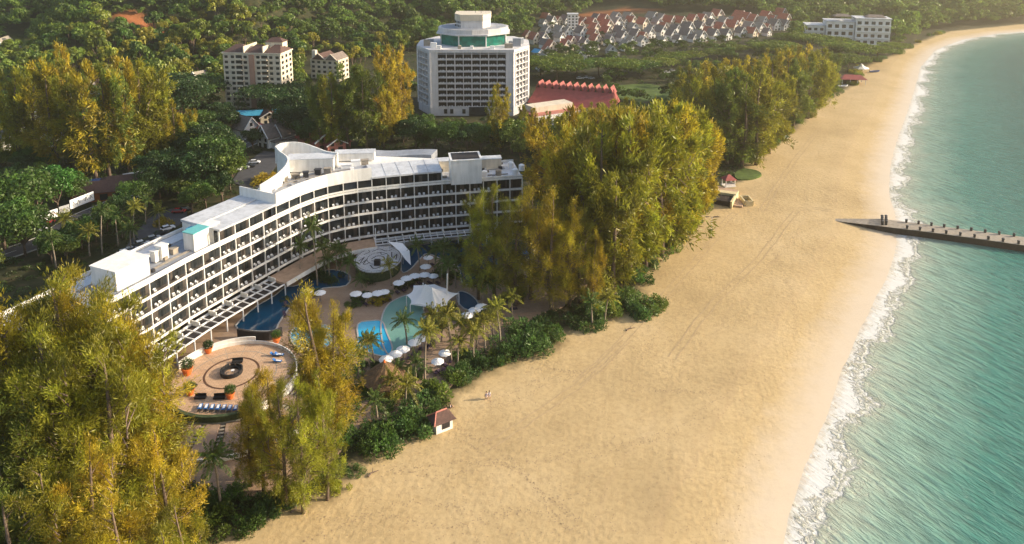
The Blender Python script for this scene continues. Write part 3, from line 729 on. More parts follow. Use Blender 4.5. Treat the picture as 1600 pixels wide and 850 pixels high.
# sloping tan podium roof round the inner curve
i0,i1=NX+7,NX+15
b=MB(); b.sweep(sl(6.5,i0,i1),sl(.05,i0,i1),[4.6]*(i1-i0+1),[5.2]*(i1-i0+1)); hb(b,'podium_roof',M['tan'])
b=MB(); b.sweep(sl(6.75,i0,i1),sl(6.51,i0,i1),4.4,5.5); hb(b,'podium_fascia',M['white'])
# pergola bays along both wings
def pergola(i0,i1,w,step=None):
    root=empty('pergola',(FP[i0][0],FP[i0][1],1)); R0=Vector(root.location)
    tag(root,'white slatted pergola along the foot of the '+('left' if i0<NX+7 else 'right')+' wing of the curved hotel','pergola')
    def pb(mb,name,mat):
        mb.v=[(v[0]-R0.x,v[1]-R0.y,v[2]-R0.z) for v in mb.v]; return mb.build(name,mat,root)
    a=offset(FP,w)[i0:i1+1]; m_=offset(FP,w*.5)[i0:i1+1]; c=offset(FP,.4)[i0:i1+1]
    for q,nm in ((a,'front_beam'),(m_,'middle_beam'),(c,'rear_beam')):
        b=MB(); b.sweep(q,offset(q,-.28),4.7,5.0); pb(b,nm,M['steel'])
    b=MB()
    for i in range(i0,i1):
        for q in (0,.5):
            A=np.array(offset(FP,w)[i])*(1-q)+np.array(offset(FP,w)[i+1])*q; B=np.array(offset(FP,.4)[i])*(1-q)+np.array(offset(FP,.4)[i+1])*q
            d=B-A; L=np.linalg.norm(d); mid=(A+B)/2; b.box((mid[0],mid[1],5.003),(L,.2,.22),math.atan2(d[1],d[0]))
    pb(b,'rafters',M['steel'])
    b=MB(); b.sweep(offset(c,.1),offset(c,-.25),2.0,4.69); pb(b,'back_wall',M['white'])
    b=MB(); b.sweep(offset(a,-.4),offset(c,.12),4.45,4.6); pb(b,'painted_shade',M['darkin'])  # dark sheet standing in for the shade beneath the rafters
    for i in range(0,len(a)):
        b=MB(); b.box((a[i][0],a[i][1],-.4+1),(.25,.25,4.05),0); pb(b,'post',M['steel'])
        d=np.array(a[i])-np.array(c[i]); mid=np.array(c[i])+d*.22; b=MB(); b.box((mid[0],mid[1],3.2),(np.linalg.norm(d)*.42,.25,2.6),math.atan2(d[1],d[0])); pb(b,'wing_wall',M['white'])
pergola(NX-4,NX+7,6.0); pergola(NX+15,NB-1,4.2)
tag(hotel,'long curved white beachfront hotel with rows of dark balconies','hotel')
# white chairs on the balconies
cm=MB()
cm.box((0,0,.34),(.62,.6,.12)); cm.box((0,-.27,.46),(.62,.08,.46)); cm.box((-.29,0,.46),(.07,.56,.22)); cm.box((.29,0,.46),(.07,.56,.22))
for sx in (-.25,.25):
    for sy in (-.24,.24): cm.box((sx,sy,0),(.06,.06,.34))
chair0=cm.build('balcony_chair',M['steel'])
ROW=['bottom','second lowest','second highest','top']
for k in range(4):
    for i in range(NX-3,NX+24):
        t,n=N_[i]; A=(np.array(FP[i])+np.array(FP[i+1]))/2
        for s in (-1,1):
            if random.random()<.04: continue
            c=A-n*random.uniform(.75,1.0)+t*(s*random.uniform(.5,.72)+.15); z=ZB+k*SP+.01
            o=dup(chair0,(c[0],c[1],z),math.atan2(t[1],t[0])+random.uniform(-.5,.5)+PI,.92)
            side='left' if s<0 else 'right'
            col=i-NX
            if col>=0: lab=f'{side} white chair, {ROW[k]} chair row, {ORD[col]} fully visible hotel balcony from the left'
            else: lab=f'{side} white chair, {ROW[k]} chair row, {["first","second","third"][-col-1]} hotel balcony behind the left tree'
            tag(o,lab,'chair','white chairs in pairs on the hotel balconies')
bpy.data.objects.remove(chair0)
EXCL.append(offset(FP,7)+offset(FP,-17)[::-1])
EXCL.append([G(a,c,6)[:2] for a,c in ((385,330),(420,270),(425,250),(540,240),(700,245),(700,300),(455,340))])
EXCL.append(garden)
# ------------------------------------------------------------------ TOWER HOTEL
tx0,ty0,_=gt(680,190); tx1,_,_=gt(803,190)
ty0=352; tx0=(672-800)/F*(ty0*math.cos(PH)+CH*math.sin(PH)*.8); tx1=(802.5-800)/F*(ty0*math.cos(PH)+CH*math.sin(PH)*.8)
tw=empty('tower_hotel',((tx0+tx1)/2,ty0,0)); tag(tw,'tall grey and white tower hotel with green glass rooftop floor','hotel')
W=tx1-tx0; w2=W/2; sd=7.6; sdp=13.5; Z1=33.5; base=2.0
poly=[(-w2,0),(w2,0),(w2+sd,sdp),(w2+sd,sdp+16),(w2,sdp*2+16),(-w2,sdp*2+16),(-w2-sd,sdp+16),(-w2-sd,sdp)]
def shrink(p,d): 
    cy=sdp+8; return [((x)*(1-d/(w2+4)),cy+(y-cy)*(1-d/(cy))) for x,y in p]
b=MB(); b.prism(shrink(poly,1.6),base,Z1); b.build('wall',M['darkin'],tw)
b=MB(); b.prism(shrink(poly,-.3),Z1-.4,Z1+1.1); b.build('roof_deck',M['white2'],tw)
b=MB(); b.prism(shrink(poly,.05),0,5.4); b.build('podium',M['white2'],tw)
nr=9; fh=(Z1-1.0-5.6)/nr
for x,wd in ((-w2+1.9,3.9),(w2-1.9,3.9)):
    b=MB(); b.box((x,.9,5.4),(wd,1.9,Z1-5.8)); b.build('corner_wall',M['white2'],tw)
cx0,cx1=-w2+3.9,w2-3.9; nc=8; cwid=(cx1-cx0)/nc
for c in range(1,nc):
    b=MB(); b.box((cx0+c*cwid,.8,5.4),(.42 if c%2==0 else .26,1.9,Z1-5.8)); b.build('fin',M['white2'],tw)
for r in range(nr+1):
    b=MB(); z=5.6+r*fh; b.box(((cx0+cx1)/2,.9,z-.25),(cx1-cx0,1.75,.25)); b.build('floor_slab',M['white2'],tw)
bm=MB(); bm.box((0,0,0),(cwid-.5,.12,.62)); bm.box((.5,.3,.0),(.7,.5,.85)); bm.box((-.7,.35,.0),(.5,.4,.8)); bal=bm.build('balcony',M['white2'],tw); 
for r in range(nr):
    for c in range(nc):
        o=bal if (r==0 and c==0) else bal.copy()
        if o is not bal: C.objects.link(o); o.parent=tw
        o.location=(cx0+(c+.5)*cwid,.12,5.6+r*fh+.08)
for s in (-1,1):
    ang=math.atan2(sdp,s*sd); L=math.hypot(sd,sdp); dirv=np.array([s*sd,sdp])/L; nv=np.array([s*sdp,-sd])/L
    org=np.array([s*w2,0.])
    for r in range(nr+1):
        z=5.6+r*fh; m=org+dirv*L/2-nv*.6; b=MB(); b.box((m[0],m[1],z-.25),(L,1.5,.5),ang); b.build('side_slab',M['white2'],tw)
    for q in (0.02,.13,.35,.57,.79,.98):
        m=org+dirv*L*q-nv*.55; b=MB(); b.box((m[0],m[1],5.4),(.5 if q not in(.02,.98) else 1.6,1.6,Z1-5.8),ang); b.build('fin',M['white2'],tw)
    for r in range(nr):
        for q in (.24,.46,.68):
            m=org+dirv*L*q-nv*.5; b=MB(); b.box((m[0],m[1],5.6+r*fh+.5),(L*.2,.08,.55),ang); b.build('side_railing',M['white2'],tw)
for x,w_,h_ in ((-13,1.6,2.2),(-10,1.6,2.2),(-4,1.6,2.2),(3,9,4.4),(12,1.6,2.2)):
    b=MB(); b.box((x,-.05,1.5+(2.3-h_/2)),(w_,.6,h_)); b.build('window',M['glass'],tw)
cy=sdp+8
def octo(r,z0,z1,mat,name,n=12,sy=.8,rot=0):
    b=MB(); b.prism([(r*math.cos(2*PI*(k+.5)/n+rot),cy+r*sy*math.sin(2*PI*(k+.5)/n+rot)) for k in range(n)],z0,z1); return b.build(name,mat,tw)
octo(17.6,Z1+1.1,Z1+6.6,M['greenglass'],'green_glass_storey',8)
for k in range(8):
    a=2*PI*(k+.5)/8; b=MB(); b.box((17.7*math.cos(a),cy+17.7*.8*math.sin(a),Z1+1.1),(.5,.5,5.6),a); b.build('mullion',M['white2'],tw)
octo(20.0,Z1+6.6,Z1+7.3,M['white2'],'brim_roof',8)
octo(18.2,Z1+7.3,Z1+9.6,M['white2'],'round_roof',14)
octo(16.8,Z1+9.6,Z1+9.8,M['roofgrey'],'roof_covering',14)
b=MB(); b.prism([(-9,cy-4),(-6,cy-9),(5,cy-9),(8.5,cy-4),(8.5,cy+7),(-9,cy+7)],Z1+9.3,Z1+13.6); b.build('plant_tower',M['white2'],tw)
b=MB(); b.prism([(-9.3,cy-4),(-6.1,cy-9.4),(5.1,cy-9.4),(8.8,cy-4),(8.8,cy+7.3),(-9.3,cy+7.3)],Z1+13.603,Z1+16.6); b.build('plant_tower_cap',M['cream'],tw)
for k in range(4):
    for q in range(2):
        b=MB(); b.box((-8.8+k*.85,cy-4.3-k*1.4,Z1+10.2+q*1.8),(.5,.5,1.1),1.1); b.build('window',M['glass'],tw)
b=MB(); b.tube([(1,cy,Z1+16.6),(1,cy,Z1+20)],.12,5); b.tube([(4,cy-3,Z1+16.6),(4,cy-3,Z1+18.5)],.1,5); b.build('mast',M['darkmetal'],tw)
for (x,y,w_,h_) in ((-19,6,3,2.5),(-23,12,3,3),(-16,2.5,2,1.6),(18,5,4,2.2),(22,10,4,4),(24,18,3,3),(-22,20,3,2),(10,2.5,2,1.4),(-6,2.6,1.5,1.6),(0,2.4,1.5,1.4),(19,16,2,1.6)):
    b=MB(); b.box((x,y,Z1+1.1),(w_,2,h_)); b.build('rooftop_unit',M[random.choice(['white','roofgrey','concrete'])],tw)
EXCL.append([(tw.location.x+x*1.1,tw.location.y+y) for x,y in poly])
# ------------------------------------------------------------------ generic block of flats
def block(name,label,px,py,w,d,h,rows,cols,rz,wall,roofm,zb=None,accent=None,win='glass',cat='building',sideCols=3):
    x,y,z=gt(px,py); root=empty(name,(x,y,z-.5),rz); tag(root,label,cat)
    b=MB(); b.box((0,d/2,0),(w,d,h)); b.build('wall',wall,root)
    fh=(h-1.5)/rows; cwd=w/cols
    wb=MB(); wb.box((0,0,0),(cwd*.5,.1,fh*.5)); 
    w0=wb.build('window',M[win],root); first=True
    cnt=0
    for r in range(rows):
        for c in range(cols):
            if accent and c in accent: continue
            cnt+=1
            if cnt>98: break
            o=w0 if first else w0.copy()
            if not first: C.objects.link(o); o.parent=root
            first=False; o.location=(-w/2+(c+.5)*cwd,-.03,1.2+r*fh+fh*.25)
    for r in range(rows):
        if accent:
            for c0 in accent:
                pass
        b=MB(); b.box((0,-.12,1.2+r*fh-.1),(w,.3,.28)); b.build('string_course',wall,root)
    for s in (-1,1):
        for c in range(sideCols):
            b=MB()
            for r in range(rows): b.box((s*(w/2+.02),d*(c+.5)/sideCols,1.2+r*fh+fh*.2),(.1,d/sideCols*.5,fh*.55))
            b.build('side_windows',M[win],root)
    return root,fh,cwd
ap,fh,cwd=block('apartment_block','cream apartment block with dark brown roof below the wooded hill',398,170,30.5,14,29,10,9,-.12,M['cream'],M['brownroof'],accent=(2,4,6))
for c in (2,6):
    for r in range(10):
        x=-30.5/2+(c+.5)*cwd; b=MB(); b.box((x,-1.1,1.25+r*fh),(cwd*1.25,2.2,.25)); b.box((x,-2.15,1.5+r*fh),(cwd*1.25,.1,.8)); b.build('balcony',M['cream'],ap)
        b=MB(); b.box((x,-.02,1.5+r*fh),(cwd*.95,.1,fh*.72)); b.build('balcony_door',M['glass'],ap)
b=MB(); b.box((-30.5/2+4.5*cwd,-.25,.5),(cwd*.8,.6,28)); b.build('brown_stripe',M['pinkwall'],ap)
b=MB(); b.box((0,7,29),(31.5,15,.6)); b.build('cornice',M['cream'],ap)
def hip(b,cx,cy,z,w,d,h,rid=.5,mi=0):
    r=w/2*rid; vs=[(cx-w/2,cy-d/2,z),(cx+w/2,cy-d/2,z),(cx+w/2,cy+d/2,z),(cx-w/2,cy+d/2,z),(cx-r,cy,z+h),(cx+r,cy,z+h)]
    b.add(vs,[(0,1,5,4),(1,2,5),(2,3,4,5),(3,0,4),(3,2,1,0)],mi)
for k,(cx,w_) in enumerate(((-9.6,11),(1.2,9.5),(11,9))):
    b=MB(); hip(b,cx,7,29.61+.01*k,w_,14.6,3.2,.35); b.build('roof',M['brownroof'],ap)
for cx in (-4.0,6.2): b=MB(); b.box((cx,7,29.6),(.5,14.8,3.2)); b.build('fire_wall',M['cream'],ap)
b=MB(); b.box((9,10,29.6),(9,6,4.5)); b.build('roof_tower',M['cream'],ap)
b=MB(); hip(b,9,10,34.11,10,7,2,.4); b.build('roof',M['brownroof'],ap)
EXCL.append([(ap.location.x+x,ap.location.y+y) for x,y in ((-17,-3),(17,-3),(17,16),(-17,16))])
sm,_,_=block('apartment_block','small cream block with grey and brown gabled roofs left of the tower hotel',508,125,19,12,13,4,5,-.3,M['cream'],M['brownroof'])
for k,(cx,w_,m_) in enumerate(((-3.5,9.5,'brownroof'),(5,8,'tilegrey'))):
    b=MB(); b.add([(cx-w_/2,-1,13),(cx+w_/2,-1,13),(cx,-1,16.5),(cx-w_/2,13,13),(cx+w_/2,13,13),(cx,13,16.5)],[(0,1,2),(3,5,4),(0,2,5,3),(1,4,5,2),(0,3,4,1)]); b.build('roof',M[m_],sm)
    b=MB()
    for s in (-1,1): b.tube([(cx+s*w_/2,-1.1,13.1),(cx,-1.1,16.7)],.3,4)
    b.build('verge',M['cream'],sm)
b=MB(); b.box((-8.3,3,12),(2.4,2.4,6)); b.build('chimney',M['cream'],sm)
# far right white resort block
rw=empty('resort_block',gt(1335,70)[:2]+(hz(*gt(1335,70)[:2])-.5,),-.22); tag(rw,'white four-storey block beside the far beach, in golden haze','building')
k_=scale_at(*gt(1335,70)); u1=1/k_
for nm,x0,x1,y0,h in (('main_wing',0,50,0,42),('left_wing',-42,-1,4,36),('low_wing',-70,-43,10,28)):
    x0*=u1;x1*=u1; b=MB(); b.box(((x0+x1)/2,y0*u1+8,0),(x1-x0,16,h*u1)); w=b.build(nm,M['white'],rw)
    b=MB(); b.box(((x0+x1)/2,y0*u1+8,h*u1+.003),(x1-x0+1.2,17.2,.6)); b.build('roof',M['roofwhite'],w)
    rws=4 if nm=='main_wing' else 3
    for r in range(rws):
        nn=max(2,int((x1-x0)/4.2))
        for c in range(nn):
            b=MB(); b.box((x0+(c+.5)*(x1-x0)/nn,y0*u1-.05,(r+.35)*h*u1/(rws+.2)),((x1-x0)/nn*.55,.3,h*u1/rws*.45)); b.build('window',M['glass'],w)
        b=MB(); b.box(((x0+x1)/2,y0*u1-.5,(r+.12)*h*u1/(rws+.2)),(x1-x0,1.0,.5)); b.build('balcony',M['white'],w)
for cx,w_ in ((-18,26),(30,30)):
    b=MB(); hip(b,cx*u1,8,44*u1,w_*u1,9,1.8,.6); b.build('roof_pavilion',M['tilegrey'],rw)
b=MB()
for r in range(4): b.box((50*u1+.05,8,(r+.35)*42*u1/4.2),(.3,9,1.9))
b.build('side_windows',M['glass'],rw)
# white slab tower on the village edge
vt,_,_=block('white_block','narrow white tower block rising above the village roofs',895,52,9,7,16.5,6,3,.0,M['white'],M['white'])
b=MB(); b.box((0,3.5,16.503),(9.6,7.6,.5)); b.build('roof',M['roofwhite'],vt)
# ------------------------------------------------------------------ RED ROOFED HALL
x0,y0,_=gt(829,176); hr=empty('red_roofed_hall',(x0,y0,0),-.36,.9); tag(hr,'long hall with red gabled roof beside the tower hotel','hall')
b=MB(); b.box((21,14,0),(44,18,6.5)); b.build('wall',M['cream'],hr)
b=MB(); b.add([(-3,3,6.5),(45,3,6.5),(45,25,6.5),(-3,25,6.5),(-1,18,14.5),(43,18,14.5)],[(0,1,5,4),(1,2,5),(2,3,4,5),(3,0,4),(3,2,1,0)]); b.build('roof',M['redroof'],hr)
for i in range(11):
    cx=-.5+i*4.2; b=MB(); b.add([(cx-2,15,12.2),(cx+2,15,12.2),(cx,14.6,16.2),(cx-2,23,12.2),(cx+2,23,12.2),(cx,23,16.2)],[(0,1,2),(3,5,4),(0,2,5,3),(1,4,5,2),(0,3,4,1)]); g_=b.build('gablet',M['redroof'],hr)
    b=MB(); b.add([(cx-.8,14.93,12.7),(cx+.8,14.93,12.7),(cx,14.72,14.6)],[(0,1,2)]); b.build('gable_vent',M['darkin'],g_)
EXCL.append([(x0+a,y0+c) for a,c in ((-4,-2),(46,-18),(56,8),(6,26))])
x1,y1,_=gt(868,194); an=empty('portico_building',(x1,y1,0),.5); tag(an,'low white portico building with pink roof and dark openings in front of the red hall','building')
b=MB(); b.box((2,6,0),(24,12,6.2)); b.build('wall',M['darkin'],an)
b=MB(); b.box((2,6,6.2),(27,15,.6)); b.build('roof',M['pinkroof'],an)
b=MB(); b.box((2,9,6.8),(22,8,2.6)); b.build('upper_wall',M['cream'],an)
b=MB(); b.box((2,-1.6,5.1),(27,.6,1.75)); b.build('fascia',M['white'],an)
b=MB(); b.box((2,-.3,0),(25,1.4,1.3)); b.build('base_wall',M['white'],an)
for i in range(7): b=MB(); b.box((-10+i*4,-.6,0),(.8,.8,6.19)); b.build('column',M['white'],an)
for sx in (-10.6,14.6): b=MB(); b.box((sx,6,1.4),(.5,12.2,1.4)); b.build('side_wall',M['white'],an)
EXCL.append([(x1+a,y1+c) for a,c in ((-12,-8),(16,4),(14,22),(-16,12))])
# ------------------------------------------------------------------ VILLAGE HOUSES
def housesrc(wall,roof,w=7.2,d=9,hw=5.2,hr_=4.6,dorm=False):
    root=empty('village_house'); b=MB(); b.box((0,0,-1.5),(w,d,hw+1.5)); b.add([(-w/2,-d/2,hw),(w/2,-d/2,hw),(0,-d/2,hw+hr_-.15),(-w/2,d/2,hw),(w/2,d/2,hw),(0,d/2,hw+hr_-.15)],[(0,1,2),(3,5,4)]); b.box((w/2+1.3,-.5,-1.5),(2.6,d*.6,4.2)); b.build('wall',wall,root)
    b=MB(); o=.7
    for s in (-1,1):
        X=s*(w/2+o); zz=hw-o*hr_/(w/2)
        b.add([(0,-d/2-o,hw+hr_),(X,-d/2-o,zz),(X,d/2+o,zz),(0,d/2+o,hw+hr_),(0,-d/2-o,hw+hr_-.35),(X,-d/2-o,zz-.35),(X,d/2+o,zz-.35),(0,d/2+o,hw+hr_-.35)],
              [(0,1,2,3),(7,6,5,4),(0,4,5,1),(1,5,6,2),(2,6,7,3)] if s<0 else [(3,2,1,0),(4,5,6,7),(1,5,4,0),(2,6,5,1),(3,7,6,2)])
    b.box((w/2+1.5,-.5,2.7),(3.2,d*.66,.4)); b.build('roof',roof,root)
    b=MB()
    for s in (-1,1): b.tube([(s*(w/2+o),-d/2-o-.03,hw-o*hr_/(w/2)+.05),(0,-d/2-o-.03,hw+hr_+.05)],.26,4)
    b.build('verge_board',M['white'],root)
    for (x,z,ww,hh) in ((0,hw+.6,1.3,1.5),(-1.9,2.6,1.3,1.5),(1.9,2.6,1.3,1.5),(-1.9,0,1.5,1.6),(1.5,0,2,1.9)):
        b=MB(); b.box((x,-d/2-.03,z),(ww,.12,hh)); b.build('window',M['glass'],root)
    SRC.append(root); return root
HS={'r':housesrc(M['cream'],M['tileorange']),'g':housesrc(M['white'],M['tilegrey']),'w':housesrc(M['white'],M['concrete'],hr_=4.0),'b':housesrc(M['white'],M['tarpblue'],hr_=2.5),'k':housesrc(M['pinkroof'],M['redroof'],w=8,d=10,hw=3.2,hr_=2.2),'n':housesrc(M['cream'],M['brownroof'],w=9,d=12,hw=3.5,hr_=2.4)}
V1='130 310 r,185 335 r,250 335 g,272 375 g,215 445 b,322 395 r,442 395 r,285 265 w,392 270 w,455 275 w,552 228 r,572 282 g,545 352 g,602 370 g,655 205 r,682 248 r,670 292 r,690 342 r,760 182 r,782 228 r,778 272 r,800 352 g,862 158 w,860 205 w,888 272 g,912 322 g,620 442 g,942 392 w,960 158 w,985 188 r,1002 240 w,1022 302 g,1082 208 r,1162 155 w,1200 200 w,1132 285 w,1232 272 g,1302 190 r,1352 262 g,1392 192 r,1322 300 g,1082 352 w,1452 250 g,1497 172 r,1552 242 g,1557 312 w,1442 300 g'
V2='560 152 w,637 140 r,692 192 w,592 217 g,602 302 g,662 242 r,702 300 g,762 235 r,832 277 g,822 150 r,872 165 r,932 180 r,900 232 w,1002 190 w,1042 150 r,1072 190 r,1112 220 g,1157 130 r,1192 172 r,985 240 w'
HC={'r':'orange','g':'dark grey','w':'pale grey','b':'blue','k':'red','n':'brown'}
VH=[]
for st,ox in ((V1,800),(V2,1000)):
    for it in st.split(','):
        a,c,t=it.split(); px=ox+float(a)/5.313; py=float(c)/5.313+5
        x,y,z=gt(px,py); o=dup(HS[t],(x,y,z),random.choice([.45,.55,.65,.5])+random.uniform(-.12,.12),random.uniform(.92,1.12)*min(1.3,y/560)*.84)
        VH.append((o,'gabled house with '+HC[t]+' roof','house',px,py,'village houses on the lower slope'))
vr=random.Random(8); vp=[(v[3],v[4]) for v in VH]
for _ in range(900):
    px=vr.uniform(842,1225); py=vr.uniform(34,88-(px-842)*.09)
    if min(math.hypot(px-a,(py-c)*1.5) for a,c in vp)<10.5 or len(vp)>97: continue
    vp.append((px,py)); t=vr.choice('rggwwr'); x,y,z=gt(px,py); o=dup(HS[t],(x,y,z),vr.uniform(.3,.8),vr.uniform(.6,.85)*min(1.3,y/560)); VH.append((o,'gabled house with '+HC[t]+' roof','house',px,py,'village houses on the lower slope'))
for px,py,t,s,rz in ((118,152,'b',1.3,.3),(132,150,'w',1.1,.2),(20,205,'n',1.1,.8),(50,215,'g',1.0,.6),(12,245,'g',1.1,.7),(70,195,'w',1,.2),(95,230,'g',1.0,.4),(165,205,'w',1.1,.5),(190,190,'w',1.2,.4),(318,140,'w',1.2,-.5),(8,95,'w',1.6,.2),
    (405,212,'k',1.15,.9),(385,214,'g',1.0,.9),(425,226,'g',1.0,-.6),(446,222,'g',.9,-.6),(498,228,'k',1.4,.8),(520,232,'k',1.0,.6),(440,200,'n',1.0,.4),(420,188,'n',.9,.4),(632,205,'g',.9,.2),(905,98,'w',.9,.1),(955,88,'w',.9,.1),(850,110,'w',1.2,.2)):
    x,y,z=gt(px,py); o=dup(HS[t],(x,y,z),rz,s); o.name='low_house'
    VH.append((o,'low house with '+HC[t]+' roof among the trees','house',px,py,'low houses among the trees'))
# ------------------------------------------------------------------ cars
def carsrc(pm):
    root=empty('parked_car'); b=MB()
    b.add([(-2.1,-.85,.3),(2.1,-.85,.3),(2.1,.85,.3),(-2.1,.85,.3),(-2.15,-.88,.75),(2.1,-.88,.72),(2.1,.88,.72),(-2.15,.88,.75),(-2.0,-.8,.95),(1.0,-.8,.98),(1.0,.8,.98),(-2.0,.8,.95),(2.0,-.78,.85),(2.0,.78,.85)],
      [(3,2,1,0),(0,1,5,4),(1,2,6,5),(2,3,7,6),(3,0,4,7),(4,5,12,9,8),(7,11,10,13,6),(8,9,10,11),(9,12,13,10),(5,6,13,12),(4,8,11,7)])
    b.box((-.5,0,1.42),(1.7,1.3,.06)); b.build('body',M[pm],root)
    b=MB(); b.add([(-1.8,-.76,.97),(1.0,-.76,.97),(1.0,.76,.97),(-1.8,.76,.97),(-1.35,-.63,1.42),(.4,-.63,1.42),(.4,.63,1.42),(-1.35,.63,1.42)],[(0,1,5,4),(1,2,6,5),(2,3,7,6),(3,0,4,7),(4,5,6,7)]); b.build('cabin_glass',M['glass'],root)
    for x in (-1.3,1.35):
        for y in (-.86,.86): b=MB(); b.tube([(x,y-.1,.32),(x,y+.1,.32)],.32,10); b.build('wheel',M['tyre'],root)
    SRC.append(root); return root
CS={k:carsrc('car'+k) for k in ('white','black','silver','red','blue')}
CARS=[(196,398,'white',.7),(206,394,'silver',.7),(214,389,'black',.7),(222,384,'white',.7),(231,380,'black',.7),(240,376,'silver',.7),(252,368,'black',.75),(262,360,'white',.8),(368,268,'white',.1),(360,270,'black',.1),(381,264,'silver',.2),(390,262,'black',.2),(398,256,'white',.1),(74,350,'red',.9),(62,362,'white',.9),(186,325,'black',.6),(208,312,'white',.6),(232,301,'silver',.6),(120,350,'black',.6),
  (906,124,'white',.1),(917,123,'white',.1),(944,121,'white',.1),(924,124,'silver',.1),(1042,115,'white',.2),(1050,112,'silver',.2),(290,330,'black',.1),(280,333,'red',.1),(400,218,'white',.5),(452,203,'silver',.4)]
for px,py,c,rz in CARS:
    x,y,z=gt(px,py); o=dup(CS[c],(x,y,z+.22),rz); VH.append((o,f'{c} parked car','car',px,py,'parked cars'))
# ------------------------------------------------------------------ POOL SIDE
def dk(px,py,z=DZ): return G(px,py,z)
ub=empty('pool_umbrella'); b=MB()
n=8; prof=[(1.52,0),(1.0,.28),(.05,.6)]
vs=[];fs=[]
for r_,z_ in prof:
    for k in range(16):
        t=2*PI*k/16; rr=r_*(1 if k%2==0 else .93); vs.append((rr*math.cos(t),rr*math.sin(t),2.3+z_+(0 if k%2==0 else .05)))
for i in range(2):
    for k in range(16): fs.append((i*16+k,i*16+(k+1)%16,(i+1)*16+(k+1)%16,(i+1)*16+k))
fs.append(tuple(32+k for k in range(16))); vs2=[(x,y,z-.05) for x,y,z in vs]; b.add(vs,fs); b.add(vs2,[f[::-1] for f in fs]); b.build('canopy',M['canvas'],ub)
b=MB(); b.tube([(0,0,0),(0,0,3.1)],.05,6); b.build('pole',M['darkmetal'],ub)
b=MB(); b.lathe([(.3,0),(.28,.12),(.1,.16)],n=12); b.build('base',M['concrete'],ub); SRC.append(ub)
UMB=[(623,440),(635,433),(648,429),(663.5,427.5),(677,428),(665,415),(669,400),(600,453),(590,456),(574,458),(556,457),(730,490.6),(741.6,482.5),(752.5,477),(603,559),(618,551),(629.6,543.6),(647.6,533),(658,526),(695,548),(683.6,561),(480,452),(500,455)]
for px,py in UMB:
    x,y,_=G(px,py,DZ+2.7); o=dup(ub,(x,y,DZ),random.uniform(0,1),random.uniform(.92,1.05)); VH.append((o,'white pool umbrella','umbrella',px,py,'white pool umbrellas'))
lg=empty('sun_lounger'); b=MB(); b.box((0,-.15,.32),(.66,1.35,.12)); b.add([(-.33,.5,.36),(.33,.5,.36),(.33,1.05,.78),(-.33,1.05,.78),(-.33,.5,.26),(.33,.5,.26),(.33,1.1,.70),(-.33,1.1,.70)],[(0,1,2,3),(7,6,5,4),(0,4,5,1),(1,5,6,2),(2,6,7,3),(3,7,4,0)]); b.build('cushion',M['purple'],lg)
for s in (-.3,.3):
    b=MB(); b.box((s,0,.2),(.05,1.9,.07)); 
    for y in (-.85,.85): b.box((s,y,0),(.06,.06,.2))
    b.build('frame',M['darkmetal'],lg)
SRC.append(lg)
lb=dup(lg,(0,0,0)); SRC.append(lb)
for c in lb.children:
    if c.name.startswith('cushion'): c.data=c.data.copy(); c.data.materials[0]=M['blue']
tm=MB(); tm.box((0,-.15,.445),(.4,1.0,.03)); tw_=tm.build('towel',M['towel'],lb)
def loung(px,py,rz,blue=False,z=DZ,s=1.0):
    x,y,_=G(px,py,z); o=dup(lb if blue else lg,(x,y,z),rz,s)
    VH.append((o,('blue lounger with white towel on the round terrace' if z>3 else 'blue sun lounger') if blue else 'dark cushioned sun lounger by the pool','lounger',px,py,'blue loungers' if blue else 'dark pool loungers'))
ROT=.6
for px,py in UMB[:21]:
    for s in (-1,1):
        x,y,_=G(px,py,DZ+2.7); a=ROT; q=P(x+s*.85*math.cos(a)+.5,y+s*.85*math.sin(a)-.6,DZ); loung(q[0],q[1],a+PI if py<470 else a+2.4)
for px,py,a in ((690,585,.9),(700,575,.9),(668,545,2.9),(676,538,2.9),(740,520,.4),(750,512,.4),(803,484,1.8),(620,575,2.7),(445,493,.5),(447,478,.5)): loung(px,py,a)
# dark wall below the lagoon edge
b=MB(); ln=openline([G(a,c,3.9)[:2] for a,c in ((370,514),(390,518),(420,519),(441,512))],4); b.sweep(ln,offset(ln,-.5),1.2,3.9); pw=b.build('pool_wall',M['darkin']); tag(pw,'dark tiled retaining wall between the deep blue lagoon and the round terrace','wall')
# round terrace
TZ=3.2
tc=G(364,591,TZ); TR=12.7
ter=empty('round_terrace',(tc[0],tc[1],0)); tag(ter,'round tiled sun terrace with dark inlaid rings beside the pool','terrace')
b=MB(); b.lathe([(TR,0),(TR,TZ)],n=72); b.build('base',M['white'],ter)
b=MB(); b.lathe([(TR-.02,TZ+.003),(TR-.02,TZ+.03)],n=72); b.build('paving',M['terrace'],ter)
rc=G(362,582.5,TZ); rx,ry=rc[0]-tc[0],rc[1]-tc[1]
def ring(b,r0,r1,z0,z1,a0=0,a1=2*PI,n=48,cx=0,cy=0):
    A=[(cx+r1*math.cos(a0+(a1-a0)*k/n),cy+r1*math.sin(a0+(a1-a0)*k/n)) for k in range(n+1)]; B=[(cx+r0*math.cos(a0+(a1-a0)*k/n),cy+r0*math.sin(a0+(a1-a0)*k/n)) for k in range(n+1)]
    b.sweep(A,B,z0,z1)
b=MB(); ring(b,5.1,5.55,TZ+.032,TZ+.042,cx=rx,cy=ry); b.build('inlaid_ring',M['brown'],ter)
b=MB(); ring(b,8.6,8.8,TZ+.032,TZ+.040,cx=rx*.5,cy=ry*.5)
for k in range(16):
    a=2*PI*k/16+.1; A=np.array([rx+5.6*math.cos(a),ry+5.6*math.sin(a)]); B=np.array([12.3*math.cos(a),12.3*math.sin(a)]); m=(A+B)/2; b.box((m[0],m[1],TZ+.032),(np.linalg.norm(B-A)*.98,.1,.007),a)
